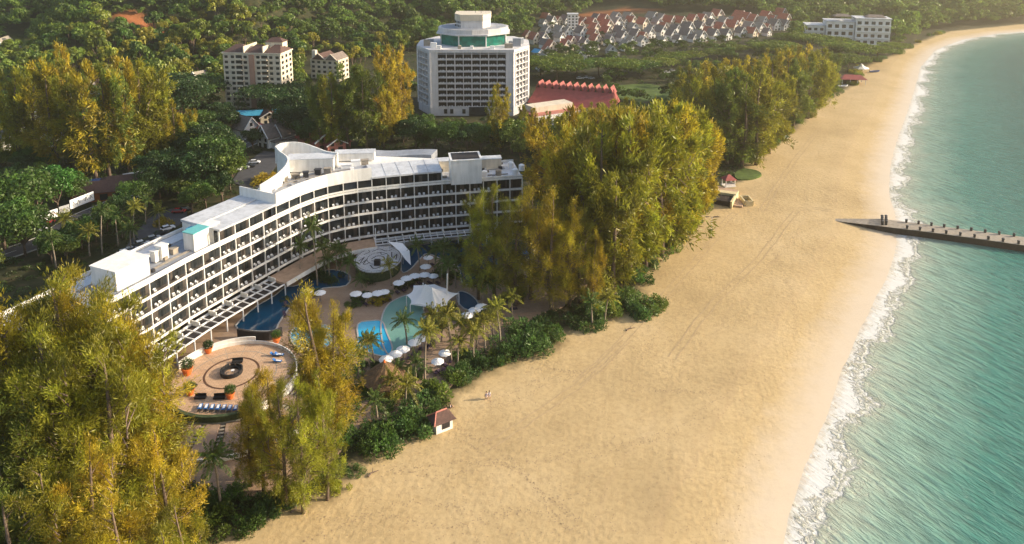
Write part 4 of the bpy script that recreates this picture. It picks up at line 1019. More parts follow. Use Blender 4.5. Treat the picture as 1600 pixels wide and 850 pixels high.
b.build('paving_joint',M['concrete'],ter)
b=MB(); ring(b,12.48,12.68,TZ+.033,TZ+.75,a0=-1.0,a1=2.3); b.build('parapet',M['white'],ter)
b=MB(); ring(b,12.2,12.95,TZ-.6,TZ+.6,a0=-3.1,a1=-1.02,n=30); b.build('hedge_trough',M['greenhedge'],ter)
b=MB(); ring(b,12.69,12.9,.5,TZ+1.6,a0=1.55,a1=2.9,n=20); b.build('screen_wall',M['white'],ter)
EXCL.append([(tc[0]+12*math.cos(a),tc[1]+12*math.sin(a)) for a in np.linspace(0,6.2,16)])
sf=empty('ring_sofa',(rc[0],rc[1],TZ+.045)); tag(sf,'black ring of sofas round a pale table on the round terrace','sofa')
b=MB(); ring(b,1.45,2.2,.0,.42); b.build('seat',M['black'],sf)
for k in range(12):
    a=.03+k*2*PI/12; b=MB(); ring(b,1.95,2.25,.423,.85,a0=a,a1=a+.44,n=5); b.build('back_cushion',M['black'],sf)
b=MB(); b.lathe([(.95,0),(.95,.06)],n=24,c=(0,0,0)); b.build('rug',M['terrace'],sf)
tb_=empty('side_table',(rc[0]+.2,rc[1]+.1,TZ+.11)); b=MB(); b.lathe([(.35,.4),(.38,.45)],n=16); b.build('tabletop',M['steel'],tb_); b=MB(); b.tube([(0,0,0),(0,0,.4)],.05,6); b.build('leg',M['darkmetal'],tb_); tag(tb_,'small round table at the centre of the ring sofa','table')
po=empty('planter_pot'); b=MB(); b.lathe([(.55,0),(.85,1.0),(.92,1.05),(.92,1.2),(.8,1.2),(.78,1.1)],n=20); b.build('pot',M['terra'],po)
r_=np.random.default_rng(5); d=r_.normal(size=(900,3)); d/=np.linalg.norm(d,axis=1,keepdims=True)
pl_=bpy.data.objects.new('plant',leafmesh('pot_plant',quads(np.array([0,0,2.0])+d*r_.uniform(.4,1.05,900)[:,None]*np.array([1.15,1.15,.85]),d+r_.normal(0,.5,(900,3)),.28,.13,r_),r_.uniform(.6,1.3,900))); C.objects.link(pl_); pl_.parent=po; SRC.append(po)
for px,py,c,s in ((326,551,DARK,1.0),(432,535,GREEN,1.0),(293,585,(.10,.15,.06),1.25),(297,617,GREEN,1.0),(360,622,GREEN,1.0),(397,640,MID,1.0),(389,650,AMBER,.7)):
    x,y,z=G(px,py,TZ+.04); o=dup(po,(x,y,z),random.uniform(0,6),s*1.0,c,'plant'); VH.append((o,'orange pot with bushy plant on the round terrace','planter',px,py,'orange planter pots round the terrace'))
for k in range(7): loung(313+k*9.2,638+.4*k,.15+PI,True,TZ+.04,1.05)
loung(430,556,1.4,True,TZ+.04); loung(437,556,1.4,True,TZ+.04); loung(434,566,1.4,True,TZ+.04)
for px,py,a in ((313,622,0),(343,622,.1),(300,607,1.2),(371,566,.1)):
    x,y,z=G(px,py,TZ+.04); t_=empty('outdoor_sofa',(x,y,z),a); b=MB(); b.box((0,0,0),(2.2,.85,.42)); b.build('seat',M['black'],t_); b=MB(); b.box((0,.36,.423),(2.2,.16,.42)); b.build('backrest',M['black'],t_)
    VH.append((t_,'black sofa on the round terrace','sofa',px,py,'black terrace sofas'))
# fan of plank decks below the terrace
fd=empty('fan_deck',(tc[0],tc[1],0)); tag(fd,'fan shaped lower deck of planks and planted strips in front of the round terrace','deck')
for k in range(7):
    a0=-2.12+k*.27; b=MB(); ring(b,13.0,22.5,1.2,2.35+.004*k,a0=a0,a1=a0+.19,n=5); b.build('plank_bay',M['planks'],fd)
    b=MB()
    for j in range(9): ring(b,13.4+j,13.85+j,1.3,2.3,a0=a0+.2,a1=a0+.262,n=2)
    b.build('step_strip',M['concrete'],fd)
b=MB(); ring(b,12.95,22.6,1.0,2.1,a0=-2.14,a1=-.25,n=30); b.build('deck_base',M['darkin'],fd)
b=MB(); ring(b,22.61,22.9,.9,2.75,a0=-2.14,a1=-.25,n=30); b.build('edge_wall',M['white'],fd)
EXCL.append([(tc[0]+22*math.cos(a),tc[1]+22*math.sin(a)) for a in np.linspace(-2.14,-.25,12)]+[(tc[0],tc[1])])
# mural stage
sz=4.6; sc_=G(591,405.5,sz); st=empty('round_stage',(sc_[0],sc_[1],0)); tag(st,'round raised stage with black line drawing on its pale grey floor','stage')
kx=1175/(sc_[1]); RX=39.5*sc_[1]/1165; RY=7.9
b=MB(); b.lathe([(1,0),(1,sz)],n=56,sx=RX-.35,sy=RY-.35); b.build('drum_wall',M['greenhedge'],st)
b=MB(); b.lathe([(1,sz+.003),(1,sz+.35)],n=56,sx=RX,sy=RY); b.build('floor_disc',M['mural'],st)
zz=sz+.356; b=MB()
def sq(pts,w,b=b,zz=zz):
    ln=openline([(p[0]*RX,p[1]*RY) for p in pts],5); b.sweep(ln,offset(ln,w),zz,zz+.008)
for r0 in (.93,.45):
    ring_=[(r0*math.cos(t),r0*math.sin(t)) for t in np.linspace(0.0,2*PI,25)]; sq(ring_,.16)
sq([(-.3,-.05),(-.1,.2),(.2,.15),(.3,-.1),(.05,-.25),(-.25,-.2)],.3); sq([(-.8,-.2),(-.6,.1),(-.65,-.35),(-.45,-.05),(-.5,-.45),(-.3,-.3)],.28); sq([(.5,.5),(.6,.1),(.75,.35),(.8,-.1)],.28); sq([(-.4,.55),(-.1,.75),(.2,.6),(.45,.7)],.26); sq([(-.2,-.5),(.0,-.75),(.25,-.6),(.5,-.55),(.6,-.3)],.3); sq([(-.15,.4),(.0,.5),(.1,.3),(.3,.42)],.22); sq([(-.7,.3),(-.5,.5),(-.6,.65)],.2)
b.build('floor_drawing',M['ink'],st)
b=MB(); b.box((.5,-RY*.5,sz+.36),(1.6,1.2,1.5)); b.build('dark_console',M['black'],st)
b=MB(); b.tube([(-RX*.3,RY*.9,sz),(-RX*.3,RY*.9,sz+6)],.12,6); b.build('mast',M['steel'],st)
ss=empty('shade_sail',G(640,398,4)); b=MB()
q=[G(a,c,z) for a,c,z in ((606,377,8),(629,380,8),(640,392,7),(642,414,4.5),(633,405,5.5),(624,392,7))]; o0=ss.location
q=[(p[0]-o0.x,p[1]-o0.y,p[2]-o0.z) for p in q]; b.add(q+[(x,y,z-.06) for x,y,z in q],[(0,1,5),(1,2,4,5),(2,3,4),(11,7,6),(11,10,8,7),(10,9,8)]+[(i,(i+1)%6+0,(i+1)%6+6,i+6) for i in range(6)]); b.build('sail',M['canvas'],ss)
b=MB(); b.tube([(q[0][0],q[0][1],-2.4),q[0]],.09,6); b.build('mast',M['steel'],ss); b=MB(); b.tube([(q[1][0],q[1][1],-2.4),q[1]],.09,6); b.build('mast',M['steel'],ss); tag(ss,'white curved shade sail hanging at the right edge of the round stage','shade sail')
# big tent
tz=empty('tension_tent',G(672,478,DZ)); o0=tz.location
def rel(px,py,z): x,y,_=G(px,py,z); return np.array([x-o0.x,y-o0.y,z-o0.z])
cor=[rel(635,461,4.8),rel(641,476,4.4),rel(683,484,4.2),rel(699,477,4.6),rel(717,458,5.0),rel(698,451,6.0),rel(679,444,6.2),rel(646,446,6.2)]
pk=[rel(661,442,9.0),rel(676,450,8.6)]
b=MB(); NS=8
# scalloped membrane: rays from the ridge to the rim
rim=[]
for i in range(len(cor)):
    p,q=cor[i],cor[(i+1)%len(cor)]; cen=(pk[0]+pk[1])/2
    for t in np.arange(6)/6: 
        m=p*(1-t)+q*t; m=m+(cen*np.array([1,1,0])+np.array([0,0,m[2]])-m)*.55*t*(1-t)*(1 if i not in (5,6) else .2); rim.append(m)
R_=len(rim); vs=[];fs=[]
for j in range(NS+1):
    s=j/NS
    for k,m in enumerate(rim):
        side=0 if m[0]<(pk[0][0]+pk[1][0])/2 else 1; p=pk[0]*.75+pk[1]*.25 if side==0 else pk[1]*.9+pk[0]*.1
        v=p*(1-s)+m*s; v=v.copy(); v[2]=m[2]+(p[2]-m[2])*(1-s)**1.5; vs.append(v)
for j in range(NS):
    for k in range(R_): fs.append((j*R_+k,j*R_+(k+1)%R_,(j+1)*R_+(k+1)%R_,(j+1)*R_+k))
b.add(vs,fs); b.build('membrane',M['canvas'],tz,smooth=True)
for c_,nm in ((cor[1],1),(cor[2],1),(cor[0],1),(cor[4],1),(pk[0],2)):
    b=MB(); b.tube([(c_[0],c_[1],0),tuple(c_)],.12,7); b.build('mast',M['steel'],tz)
b=MB(); b.tube([rel(698,478,1.8),rel(699,428,12.5)],.16,7); b.build('mast',M['steel'],tz)
b=MB(); b.tube([tuple(cor[1]+np.array([0,0,.1])),tuple(cor[2]*.4+cor[1]*.6+np.array([0,0,.7])),tuple(cor[2]+np.array([0,0,.1]))],.14,6); b.build('edge_beam',M['steel'],tz)
tag(tz,'big white tension tent with pointed peaks over the pool bar','tent')
# thatched hut
def hutobj(px,py,z,label,R,H,eave,mat='thatch'):
    x,y,_=G(px,py,z); h=empty('thatched_hut',(x,y,z)); tag(h,label,'hut'); b=MB(); prof=[(R*k,eave+H*(1-k)**.92) for k in (1,.8,.6,.4,.2,.04)]
    vs=[];fs=[]; n=28; rr=np.random.default_rng(3)
    for i,(r0,z0) in enumerate(prof):
        for k in range(n):
            a=2*PI*k/n; j=1+rr.uniform(-.05,.05); vs.append((r0*j*math.cos(a),r0*j*math.sin(a),z0+rr.uniform(-.08,.08)))
    for i in range(5):
        for k in range(n): fs.append((i*n+k,i*n+(k+1)%n,(i+1)*n+(k+1)%n,(i+1)*n+k))
    fs.append(tuple(5*n+k for k in range(n))); b.add(vs,fs); b.add([(v[0]*.97,v[1]*.97,v[2]-.25) for v in vs[:2*n]],[(k,n+k,n+(k+1)%n,(k+1)%n) for k in range(n)]); b.build('roof',M['thatch'],h)
    for k in range(8):
        a=2*PI*k/8; b=MB(); b.tube([(R*.8*math.cos(a),R*.8*math.sin(a),0),(R*.8*math.cos(a),R*.8*math.sin(a),eave+.5)],.12,6); b.build('post',M['brown'],h)
    b=MB(); ring(b,R*.5,R*.6,0,1.1,a0=.3,a1=5.8,n=24); b.build('bar_counter',M['brown'],h); b=MB(); b.lathe([(.35,0),(.15,.5)],(0,0,eave+H*.93),8); b.build('finial',M['terra'],h); return h
hutobj(602,606,DZ,'big round thatched beach bar hut with a pointed roof',4.6,3.7,2.3)
# small pavilion on the sand
x,y,z=gt(690,668); hp=empty('beach_kiosk',(x,y,z),.55); tag(hp,'small white beach kiosk with brown roof and pink ridge on the sand edge','kiosk')
b=MB(); b.box((0,0,0),(3.4,2.6,2.1)); b.build('wall',M['white'],hp)
b=MB(); hip(b,0,0,2.103,4.6,3.6,1.5,.45); b.build('roof',M['brownroof'],hp)
b=MB(); b.tube([(-1.1,0,3.6),(1.1,0,3.6)],.16,6); b.tube([(-1.1,0,3.6),(-2.3,-1.8,2.15)],.13,6); b.tube([(-1.1,0,3.6),(-2.3,1.8,2.15)],.13,6); b.build('ridge_tiles',M['pinkroof'],hp)
b=MB(); b.box((.3,1.72-3.05,.6),(1.6,.08,1.1)); b.build('serving_hatch',M['darkin'],hp)
b=MB(); b.lathe([(2.2,0),(2.1,.35),(1.5,.5)],(1.5,3.2,0),14); lt=b.build('sand_mound',M['tan'],None); bpy.data.objects.remove(lt)
# ------------------------------------------------------------------ PEOPLE
def person(loc, rz, label, shirt, low, stride=.28, hat=None, sit=False, arm=.15):
    root=empty('person',loc,rz); tag(root,label,'person')
    if sit: J={'pel':(0,0,.14),'kL':(.14,.38,.42),'kR':(-.14,.38,.42),'aL':(.14,.62,.06),'aR':(-.14,.62,.06),'ch':(0,-.08,.5),'nk':(0,-.05,.68),'hd':(0,-.02,.84)}
    else: J={'pel':(0,0,.93),'kL':(.1,stride*.6,.5),'kR':(-.1,-stride*.3,.49),'aL':(.1,stride,.07),'aR':(-.1,-stride*1.1,.1),'ch':(0,.02,1.32),'nk':(0,.03,1.50),'hd':(0,.05,1.66)}
    c=J['ch']
    V=[J['pel'],J['ch'],J['nk'],J['hd'],(c[0],c[1]+.02,J['hd'][2]+.1),
       (.1,J['pel'][1],J['pel'][2]-.03),J['kL'],J['aL'],(J['aL'][0],J['aL'][1]+.18,.04),(-.1,J['pel'][1],J['pel'][2]-.03),J['kR'],J['aR'],(J['aR'][0],J['aR'][1]+.18,.04),
       (.19,c[1],c[2]+.08),(.25,c[1]-arm*.4,c[2]-.2),(.26,c[1]+arm,c[2]-.42),(.26,c[1]+arm+.08,c[2]-.5),(-.19,c[1],c[2]+.08),(-.25,c[1]+arm*.3,c[2]-.2),(-.26,c[1]-arm,c[2]-.42),(-.26,c[1]-arm,c[2]-.51)]
    R=[.15,.155,.055,.10,.085,.09,.062,.042,.035,.09,.062,.042,.035,.065,.045,.033,.028,.065,.045,.033,.028]
    Ed=[(0,1),(1,2),(2,3),(3,4),(0,5),(5,6),(6,7),(7,8),(0,9),(9,10),(10,11),(11,12),(1,13),(13,14),(14,15),(15,16),(1,17),(17,18),(18,19),(19,20)]
    def skin(idx_e,name,mat,k=1.0):
        me=bpy.data.meshes.new(name); me.from_pydata(V,Ed if idx_e is None else [Ed[i] for i in idx_e],[])
        o=bpy.data.objects.new(name,me); C.objects.link(o); o.parent=root
        md=o.modifiers.new('s','SKIN'); 
        if not me.skin_vertices: 
            bm_=None
        bpy.context.view_layer.objects.active=o
        return o
    import bmesh
    def grown(edges,name,mat,k):
        used=sorted({i for e in edges for i in e}); mp={v:i for i,v in enumerate(used)}
        bm=bmesh.new(); ly=bm.verts.layers.skin.verify(); vv=[]
        for i in used:
            v=bm.verts.new(V[i]); v[ly].radius=(R[i]*k,R[i]*k); vv.append(v)
        vv[0][ly].use_root=True
        for a,c_ in edges: bm.edges.new((vv[mp[a]],vv[mp[c_]]))
        me=bpy.data.meshes.new(name); bm.to_mesh(me); bm.free()
        o=bpy.data.objects.new(name,me); C.objects.link(o); o.parent=root
        o.modifiers.new('s','SKIN').use_smooth_shade=True; s2=o.modifiers.new('u','SUBSURF'); s2.levels=2; s2.render_levels=2
        me.materials.append(mat); return o
    grown(Ed,'body',M['skin'],1.0)
    grown([(0,1),(1,13),(13,14),(1,17),(17,18)],'shirt',shirt,1.22)
    grown([(0,5),(5,6),(0,9),(9,10)],'shorts',low,1.25)
    b=MB(); h=J['hd']; b.lathe([(.02,.16),(.09,.13),(.115,.06),(.11,0),(.09,-.05)][::-1],(h[0],h[1]-.02,h[2]+.02),12); b.build('hair',hat or M['hair'],root,smooth=True)
    # face: nose and eyes small as they are
    b=MB(); b.box((h[0],h[1]+.105,h[2]-.02),(.025,.03,.04)); b.build('nose',M['skin'],root)
    for s in (-1,1):
        b=MB(); b.box((h[0]+s*.035,h[1]+.098,h[2]+.025),(.022,.012,.014)); b.build('eye',M['hair'],root)
        b=MB(); b.box((h[0]+s*.1,h[1],h[2]-.02),(.02,.04,.06)); b.build('ear',M['skin'],root)
    # hands
    for s,i in ((1,16),(-1,20)):
        b=MB(); w=V[i]; b.box((w[0],w[1],w[2]-.09),(.03,.075,.09))
        for f in range(4): b.box((w[0],w[1]-.03+f*.02,w[2]-.17+.01*abs(f-1.5)),(.018,.016,.085),0)
        b.box((w[0],w[1]+.05,w[2]-.10),(.018,.02,.06),.3); b.build('hand',M['skin'],root)
    return root
x,y,z=gt(762.5,624); person((x-.28,y,z-.02),2.4,'person walking on the sand in a white top, dark bag at the hip','' and None or M['shirt'],M['shirt'])
bg=MB(); bg.box((0,0,0),(.12,.3,.3),taper=.8); bg.tube([(0,-.13,.28),(-.05,-.1,.55),(-.05,.1,.55),(0,.13,.28)],.012,4); o=bg.build('shoulder_bag',M['black']); o.location=(x-.60,y-.08,z+.78); tag(o,'dark bag held by the left walker on the sand','bag')
person((x+.30,y+.25,z-.02),2.5,'person walking on the sand in pink and white clothes, on the right of the pair',M['towel'],M['shirt'],stride=.2)
x,y,z=gt(704,637); person((x,y,z),-1.2,'person in pale clothes sitting on the sand beside the small kiosk',M['shirt'],M['black'],sit=True)
# ------------------------------------------------------------------ BEACH LAMP, SEA WALL, PAVILION
x,y,z=gt(1111,371); lp=empty('lamp_post',(x,y,z)); tag(lp,'thin lamp post with two dark arms standing on the sand','lamp post')
b=MB(); b.tube([(0,0,0),(0,0,6.6)],[.1,.06],7); b.build('pole',M['steel'],lp)
for s in (-1,1):
    b=MB(); b.tube([(0,0,6.5),(s*.9,0,6.8),(s*1.3,0,6.7)],.05,5); b.build('arm',M['darkmetal'],lp); b=MB(); b.box((s*1.5,0,6.55),(1.0,.35,.16)); b.build('lamp_head',M['darkmetal'],lp)
b=MB(); b.lathe([(.45,0),(.35,.3)],n=10); b.build('footing',M['brown'],lp)
def block_obj(name,label,cat,pts,z0,z1,mat,parts=None):
    pl=[G(a,c,z1)[:2] for a,c in pts]; x=sum(p[0] for p in pl)/len(pl); y=sum(p[1] for p in pl)/len(pl); r=empty(name,(x,y,z0)); tag(r,label,cat)
    b=MB(); b.prism([(p[0]-x,p[1]-y) for p in pl],0,z1-z0); b.build('body',mat,r); return r,(x,y)
r,(cx_,cy_)=block_obj('sea_wall','cream concrete terrace with dark retaining wall at the beach edge','wall',[(1104,297),(1152,304),(1143,316),(1094,308)],.3,2.9,M['darkstone'])
b=MB(); pl=[G(a,c,2.95)[:2] for a,c in ((1103,296.5),(1153,303.5),(1150,307),(1101,300))]; b.prism([(p[0]-cx_,p[1]-cy_) for p in pl],2.603,3.4); b.build('parapet',M['yellow'],r)
b=MB(); pl=[G(a,c,2.9)[:2] for a,c in ((1112,288),(1154,297),(1152,304),(1104,297))]; b.prism([(p[0]-cx_,p[1]-cy_) for p in pl],0,2.5); b.build('paved_top',M['tan'],r)
b=MB(); pl=[G(a,c,3.0)[:2] for a,c in ((1151,301),(1154,300),(1144,318),(1141,317))]; b.prism([(p[0]-cx_,p[1]-cy_) for p in pl],0,3.2); b.build('buttress',M['yellow'],r)
b=MB(); pl=[G(a,c,1.9)[:2] for a,c in ((1152,309),(1164,309),(1160,322),(1146,320))]; b.prism([(p[0]-cx_,p[1]-cy_) for p in pl],0,1.5); b.build('ramp',M['tan'],r)
x,y,z=gt(1168,320); dr=empty('drain_box',(x,y,z-.4),-.0); tag(dr,'open concrete drain box on the sand beside the sea wall','drain')
for cx,cy,w,d,nm in ((-1.3,1.5,.45,5.0,'side_wall'),(1.5,1.5,.45,5.0,'side_wall'),(.1,-1.1,2.35,.4,'end_wall'),(.1,4.1,3.25,.25,'end_wall')):
    b=MB(); b.box((cx,cy,0),(w,d,2.2)); b.build(nm,M['yellow'],dr)
b=MB(); b.box((.1,1.5,0),(2.3,4.8,.5)); b.build('channel_floor',M['darkin'],dr)
x,y,z=G(1138,290,2.9); gz=empty('beach_pavilion',(x,y,z),.2); tag(gz,'little white pavilion with red roof on the concrete terrace by the beach','pavilion')
b=MB(); hip(b,0,0,2.5,4.6,4.0,1.7,.12); b.build('roof',M['redroof'],gz)
for sx in (-1.7,1.7):
    for sy in (-1.4,1.4): b=MB(); b.box((sx,sy,0),(.3,.3,2.5)); b.build('post',M['white'],gz)
b=MB(); b.box((0,0,.0),(4.2,3.4,.25)); b.box((0,-1.5,.25),(3.1,.12,.8)); b.box((1.75,0,.25),(.12,2.4,.8)); b.build('railing_base',M['white'],gz)
# far beach bar, tents and boats
x,y,z=gt(1331,130); bb=empty('beach_bar',(x,y,z),-.15); tag(bb,'open beach bar with low red roof at the far tree line','bar')
b=MB(); hip(b,0,0,3.0,15,9,2.2,.6); b.build('roof',M['redroof'],bb)
for sx in (-6.5,-2,2,6.5):
    for sy in (-3.6,3.6): b=MB(); b.box((sx,sy,0),(.3,.3,3.05)); b.build('post',M['white'],bb)
b=MB(); b.box((-1,1,0),(9,3,2.2)); b.build('counter',M['brown'],bb)
def boat(px,py,rz,mat,label,s=1.0):
    x,y,z=gt(px,py); r=empty('boat',(x,y,z),rz,s); tag(r,label,'boat'); b=MB(); st_=[(-3,.7,.35,1.0),(-1.5,1.0,.1,.9),(0.5,1.05,.08,.95),(2.2,.7,.15,1.1),(3.4,.04,.6,1.35)]
    vs=[];fs=[]
    for X,w,zb,zt in st_: vs+=[(X,-w,zt),(X,-w*.55,zb),(X,0,zb-.08),(X,w*.55,zb),(X,w,zt)]
    for i in range(4):
        for k in range(4): a=i*5+k; fs.append((a,a+1,a+6,a+5))
    fs.append((4,3,2,1,0)); b.add(vs,fs); b.add([(v[0]*.95,v[1]*.9,v[2]+.02) for v in vs],[f[::-1] for f in fs]); b.build('hull',M[mat],r)
    b=MB(); b.box((-1,0,.45),(.4,1.6,.1)); b.box((.8,0,.45),(.4,1.7,.1)); b.build('bench_seats',M['brown'],r); b=MB(); b.box((-3.15,0,.4),(.35,.35,.9)); b.build('outboard_motor',M['black'],r)
boat(1316,136,.1,'carwhite','white boat on the sand in front of the red-roofed beach bar')
boat(1227,218,.9,'carwhite','white boat pulled up under the trees at mid beach')
boat(1366,113,.2,'carblue','dark blue boat lying on the far sand',1.1)
x,y,z=gt(1345,112); t_=empty('beach_tent',(x,y,z)); tag(t_,'white peaked beach tent behind the red-roofed beach bar','tent'); b=MB(); b.lathe([(5,2.4),(2,3.6),(.1,5.4)],n=8,cap=False); b.build('canopy',M['canvas'],t_)
for k in range(4): a=PI/4+k*PI/2; b=MB(); b.tube([(4.3*math.cos(a),4.3*math.sin(a),0),(4.3*math.cos(a),4.3*math.sin(a),2.6)],.08,5); b.build('post',M['steel'],t_)
# driftwood at the plant line
for px,py,rz in ((590,708,.4),(583,741,.8),(830,556,.2),(640,672,1.2),(462,800,.3),(1120,340,.1),(985,515,.5)):
    x,y,z=gt(px,py); b=MB(); L=random.uniform(1.5,3); b.tube([(-L/2,0,.15),(-L*.1,.2,.3),(L/2,-.1,.2)],[.16,.13,.05],6); b.tube([(0,.1,.25),(L*.2,.7,.55)],[.08,.03],5); o=b.build('driftwood',M['bark']); o.location=(x,y,z); o.rotation_euler=(0,0,rz); VH.append((o,'piece of brown driftwood at the plant line','driftwood',px,py,'driftwood along the plant line'))
# tyre tracks, footprints and tide wrack on the sand
M['track']=simple('pressed_sand',(.41,.30,.17),.95,.15,1.2)
def draped(line,w,name,mat='track',z=.012):
    L=offset(line,w/2); R_=offset(line,-w/2); b=MB(); vs=[]
    for l,r_ in zip(L,R_): vs+=[(l[0],l[1],max(hz(*l),hz(*r_))+z),(r_[0],r_[1],max(hz(*l),hz(*r_))+z)]
    b.add(vs,[(2*i+1,2*i,2*i+2,2*i+3) for i in range(len(L)-1)]); o=b.build(name,M[mat]); o['kind']='structure'
TR=[[(1010,470),(1050,430),(1090,395),(1130,350),(1180,300),(1230,230),(1290,170)],[(900,600),(960,545),(1030,470),(1085,410),(1120,370)],[(860,640),(900,610),(980,540),(1060,460)],[(1190,330),(1215,290),(1250,240),(1300,180),(1350,130)],[(1300,330),(1265,325),(1240,335),(1190,400),(1110,480),(1050,560)],[(760,700),(850,640),(930,580),(1010,500)]]
for ti_,pts_ in enumerate(TR):
    if ti_==2: continue
    ln=openline([gt(*p)[:2] for p in pts_],14)
    ln=[p for p in ln if float(poly_sd(p[0],p[1],SAND_POLY,INL_W))>9]
    for d_ in (.85,-.85): draped([(p[0]+.12*math.sin(i*.9),p[1]+.1*math.sin(i*1.3)) for i,p in enumerate(offset(ln,d_))],.30,'tyre_track',z=.012+.008*ti_+(.004 if d_>0 else 0))
fr=random.Random(5); V_=[]
paths=[[(762,624),(850,600),(960,560),(1080,520),(1180,480)],[(700,650),(760,700),(840,760),(900,830)],[(1168,330),(1200,380),(1230,440),(1240,520)],[(600,740),(720,740),(860,720),(1000,700),(1120,640)],[(1110,371),(1090,420),(1040,480),(1000,560)],[(480,820),(600,800),(740,800),(900,790)],[(1300,340),(1250,360),(1200,420)],[(820,560),(900,580),(1000,600),(1150,620)]]
for pth in paths:
    ln=openline([gt(*p)[:2] for p in pth],30)
    for rep_ in range(2):
        oy=fr.uniform(-2,2); ph=fr.uniform(0,6)
        for i,p in enumerate(ln):
            for s_ in (-1,1):
                if fr.random()<.45: continue
                V_.append((p[0]+fr.uniform(-.5,.5)+s_*.14,p[1]+oy+1.2*math.sin(i*.13+ph)+fr.uniform(-.6,.6),.2*fr.uniform(.6,1.3),.10,fr.uniform(0,6.3)))
for i in range(2600):
    x,y,_=G(fr.uniform(480,1250),fr.uniform(330,860),1.0); V_.append((x,y,fr.uniform(.06,.22),fr.uniform(.05,.13),fr.uniform(0,6.3)))
V_=np.array(V_); ok=(poly_sd(V_[:,0],V_[:,1],SAND_POLY,INL_W)>1.5)&(poly_sd(V_[:,0],V_[:,1],SEA_POLY,SHORE_W)<-6); V_=V_[ok]; Zf=height(V_[:,0],V_[:,1])+.015
ca_,sa_=np.cos(V_[:,4]),np.sin(V_[:,4]); V_=np.stack([np.stack([V_[:,0]+q*V_[:,2]*ca_-w_*V_[:,3]*sa_,V_[:,1]+q*V_[:,2]*sa_+w_*V_[:,3]*ca_,Zf],-1) for q,w_ in ((-1,0),(0,1),(1,0),(0,-1))],1)
V_=np.array(V_); me=leafmesh('footprints',V_,np.ones(len(V_))); me.materials.clear(); me.materials.append(simple('dark_sand_dent',(.33,.235,.14),.95,.3,2)); o=bpy.data.objects.new('footprints',me); C.objects.link(o); o['kind']='stuff'; tag(o,'trails of footprints and small scraps on the sand','footprints')  # flat marks in a darker sand colour
# ------------------------------------------------------------------ JETTY
JZ=2.1
A=[(1377,342),(1450,351),(1520,360),(1600,370.5),(1750,390),(1900,410)]; B=[(1372,352.5),(1450,362),(1520,371.5),(1600,383),(1750,404),(1900,425)]
a_=[G(p,q,JZ)[:2] for p,q in A]; b_=[G(p,q,JZ)[:2] for p,q in B]
root_=G(1288,340.5,1.2)[:2]; root2=G(1290,342.5,1.1)[:2]
jt=empty('jetty',(a_[0][0],a_[0][1],0)); tag(jt,'long stone jetty with a paved deck running out into the sea','jetty'); o0=jt.location
def jb(mb,n,m): mb.v=[(v[0]-o0.x,v[1]-o0.y,v[2]-o0.z) for v in mb.v]; return mb.build(n,m,jt)
zt=[.95]+[JZ]*len(a_)
b=MB(); b.sweep([root2]+b_,[root_]+a_,-3,[z-.12 for z in zt]); jb(b,'wall',M['darkstone'])
b=MB(); b.sweep(offset([root2]+b_,.12),offset([root_]+a_,-.12),[z-.117 for z in zt],zt); jb(b,'deck',M['concrete'])
def wl(poly,s):
    L=[0]
    for p,q in zip(poly[:-1],poly[1:]): L.append(L[-1]+math.dist(p,q))
    k=np.interp(s,L,[p[0] for p in poly]),np.interp(s,L,[p[1] for p in poly]); return k
bl=MB(); bl.lathe([(.34,0),(.34,.75),(.42,.8),(.42,1.0),(.3,1.08)],n=10); bo=bl.build('bollard',M['darkmetal']); SRC.append(bo)
FARX=[1416,1435,1455,1475,1496,1517,1539,1561,1584]; NEARX=[1418,1438,1458,1479,1501,1523,1545,1568,1592]
for row,(xs,ln,off,nm) in enumerate(((FARX,a_,.45,'far'),(NEARX,b_,-.45,'near'))):
    sx=[G(p[0],p[1],JZ)[:2] for p in (A if row==0 else B)]
    for i,px in enumerate(xs):
        t=np.interp(px,[p[0] for p in (A if row==0 else B)],range(6)); k=int(min(t,4)); p=np.array(sx[k])*(1-(t-k))+np.array(sx[k+1])*(t-k)
        d=np.array(sx[k+1])-np.array(sx[k]); d/=np.linalg.norm(d); nrm=np.array([d[1],-d[0]]); p=p+nrm*off*(1 if row==0 else 1)
        o=dup(bo,(p[0],p[1],JZ+.002),0,1.0); tag(o,f'dark bollard on the {nm} edge of the jetty, {ORD[i]} from the beach','bollard','bollards along the jetty')
for c in range(2):
    for r in range(4):
        px=1378+c*6+.2*r; py=342.5+r*2.9; x,y,z=G(px,py,JZ); o=dup(bo,(x,y,z+.003),0,(1.05,1.05,1.3)); tag(o,f'dark post blocking the jetty entrance, {["beach side","sea side"][c]} row, {ORD[r]} from the far edge','post','dark posts across the jetty entrance')
        if 'bollard' in o.name: o.name='barrier_post'
# ------------------------------------------------------------------ ROADSIDE AT LEFT
def hoard(px0,py0,px1,py1,h,face,label,mark):
    a=gt(px0,py0); c=gt(px1,py1); L=math.dist(a[:2],c[:2]); rz=math.atan2(c[1]-a[1],c[0]-a[0]); r=empty('sign_board',((a[0]+c[0])/2,(a[1]+c[1])/2,min(a[2],c[2])),rz); tag(r,label,'sign')
    b=MB(); b.box((0,0,2.2),(L,.25,h)); b.build('panel',M[face],r)
    n=max(4,int(L/3)); rr=random.Random(int(px0)); mk=MB()
    for i in range(n):
        x=-L/2+(i+.5)*L/n+rr.uniform(-.4,.4); mk.tube([(x-.5,-.15,2.2+h*.3),(x-.1,-.15,2.2+h*.7),(x+.4,-.15,2.2+h*.35)],.12,4)
    mk.build('faded_markings',M[mark],r)
    for i in range(4): b=MB(); b.box((-L/2+(i+.5)*L/4,.2,0),(.15,.15,2.2+h*.9)); b.build('post',M['darkmetal'],r)
hoard(62,358,92,348,2.6,'towel','pink and white roadside sign board, leftmost of the three','pinkroof')
hoard(94,345,110,340,2.4,'carsilver','short grey and white roadside sign board between two longer ones','concrete')
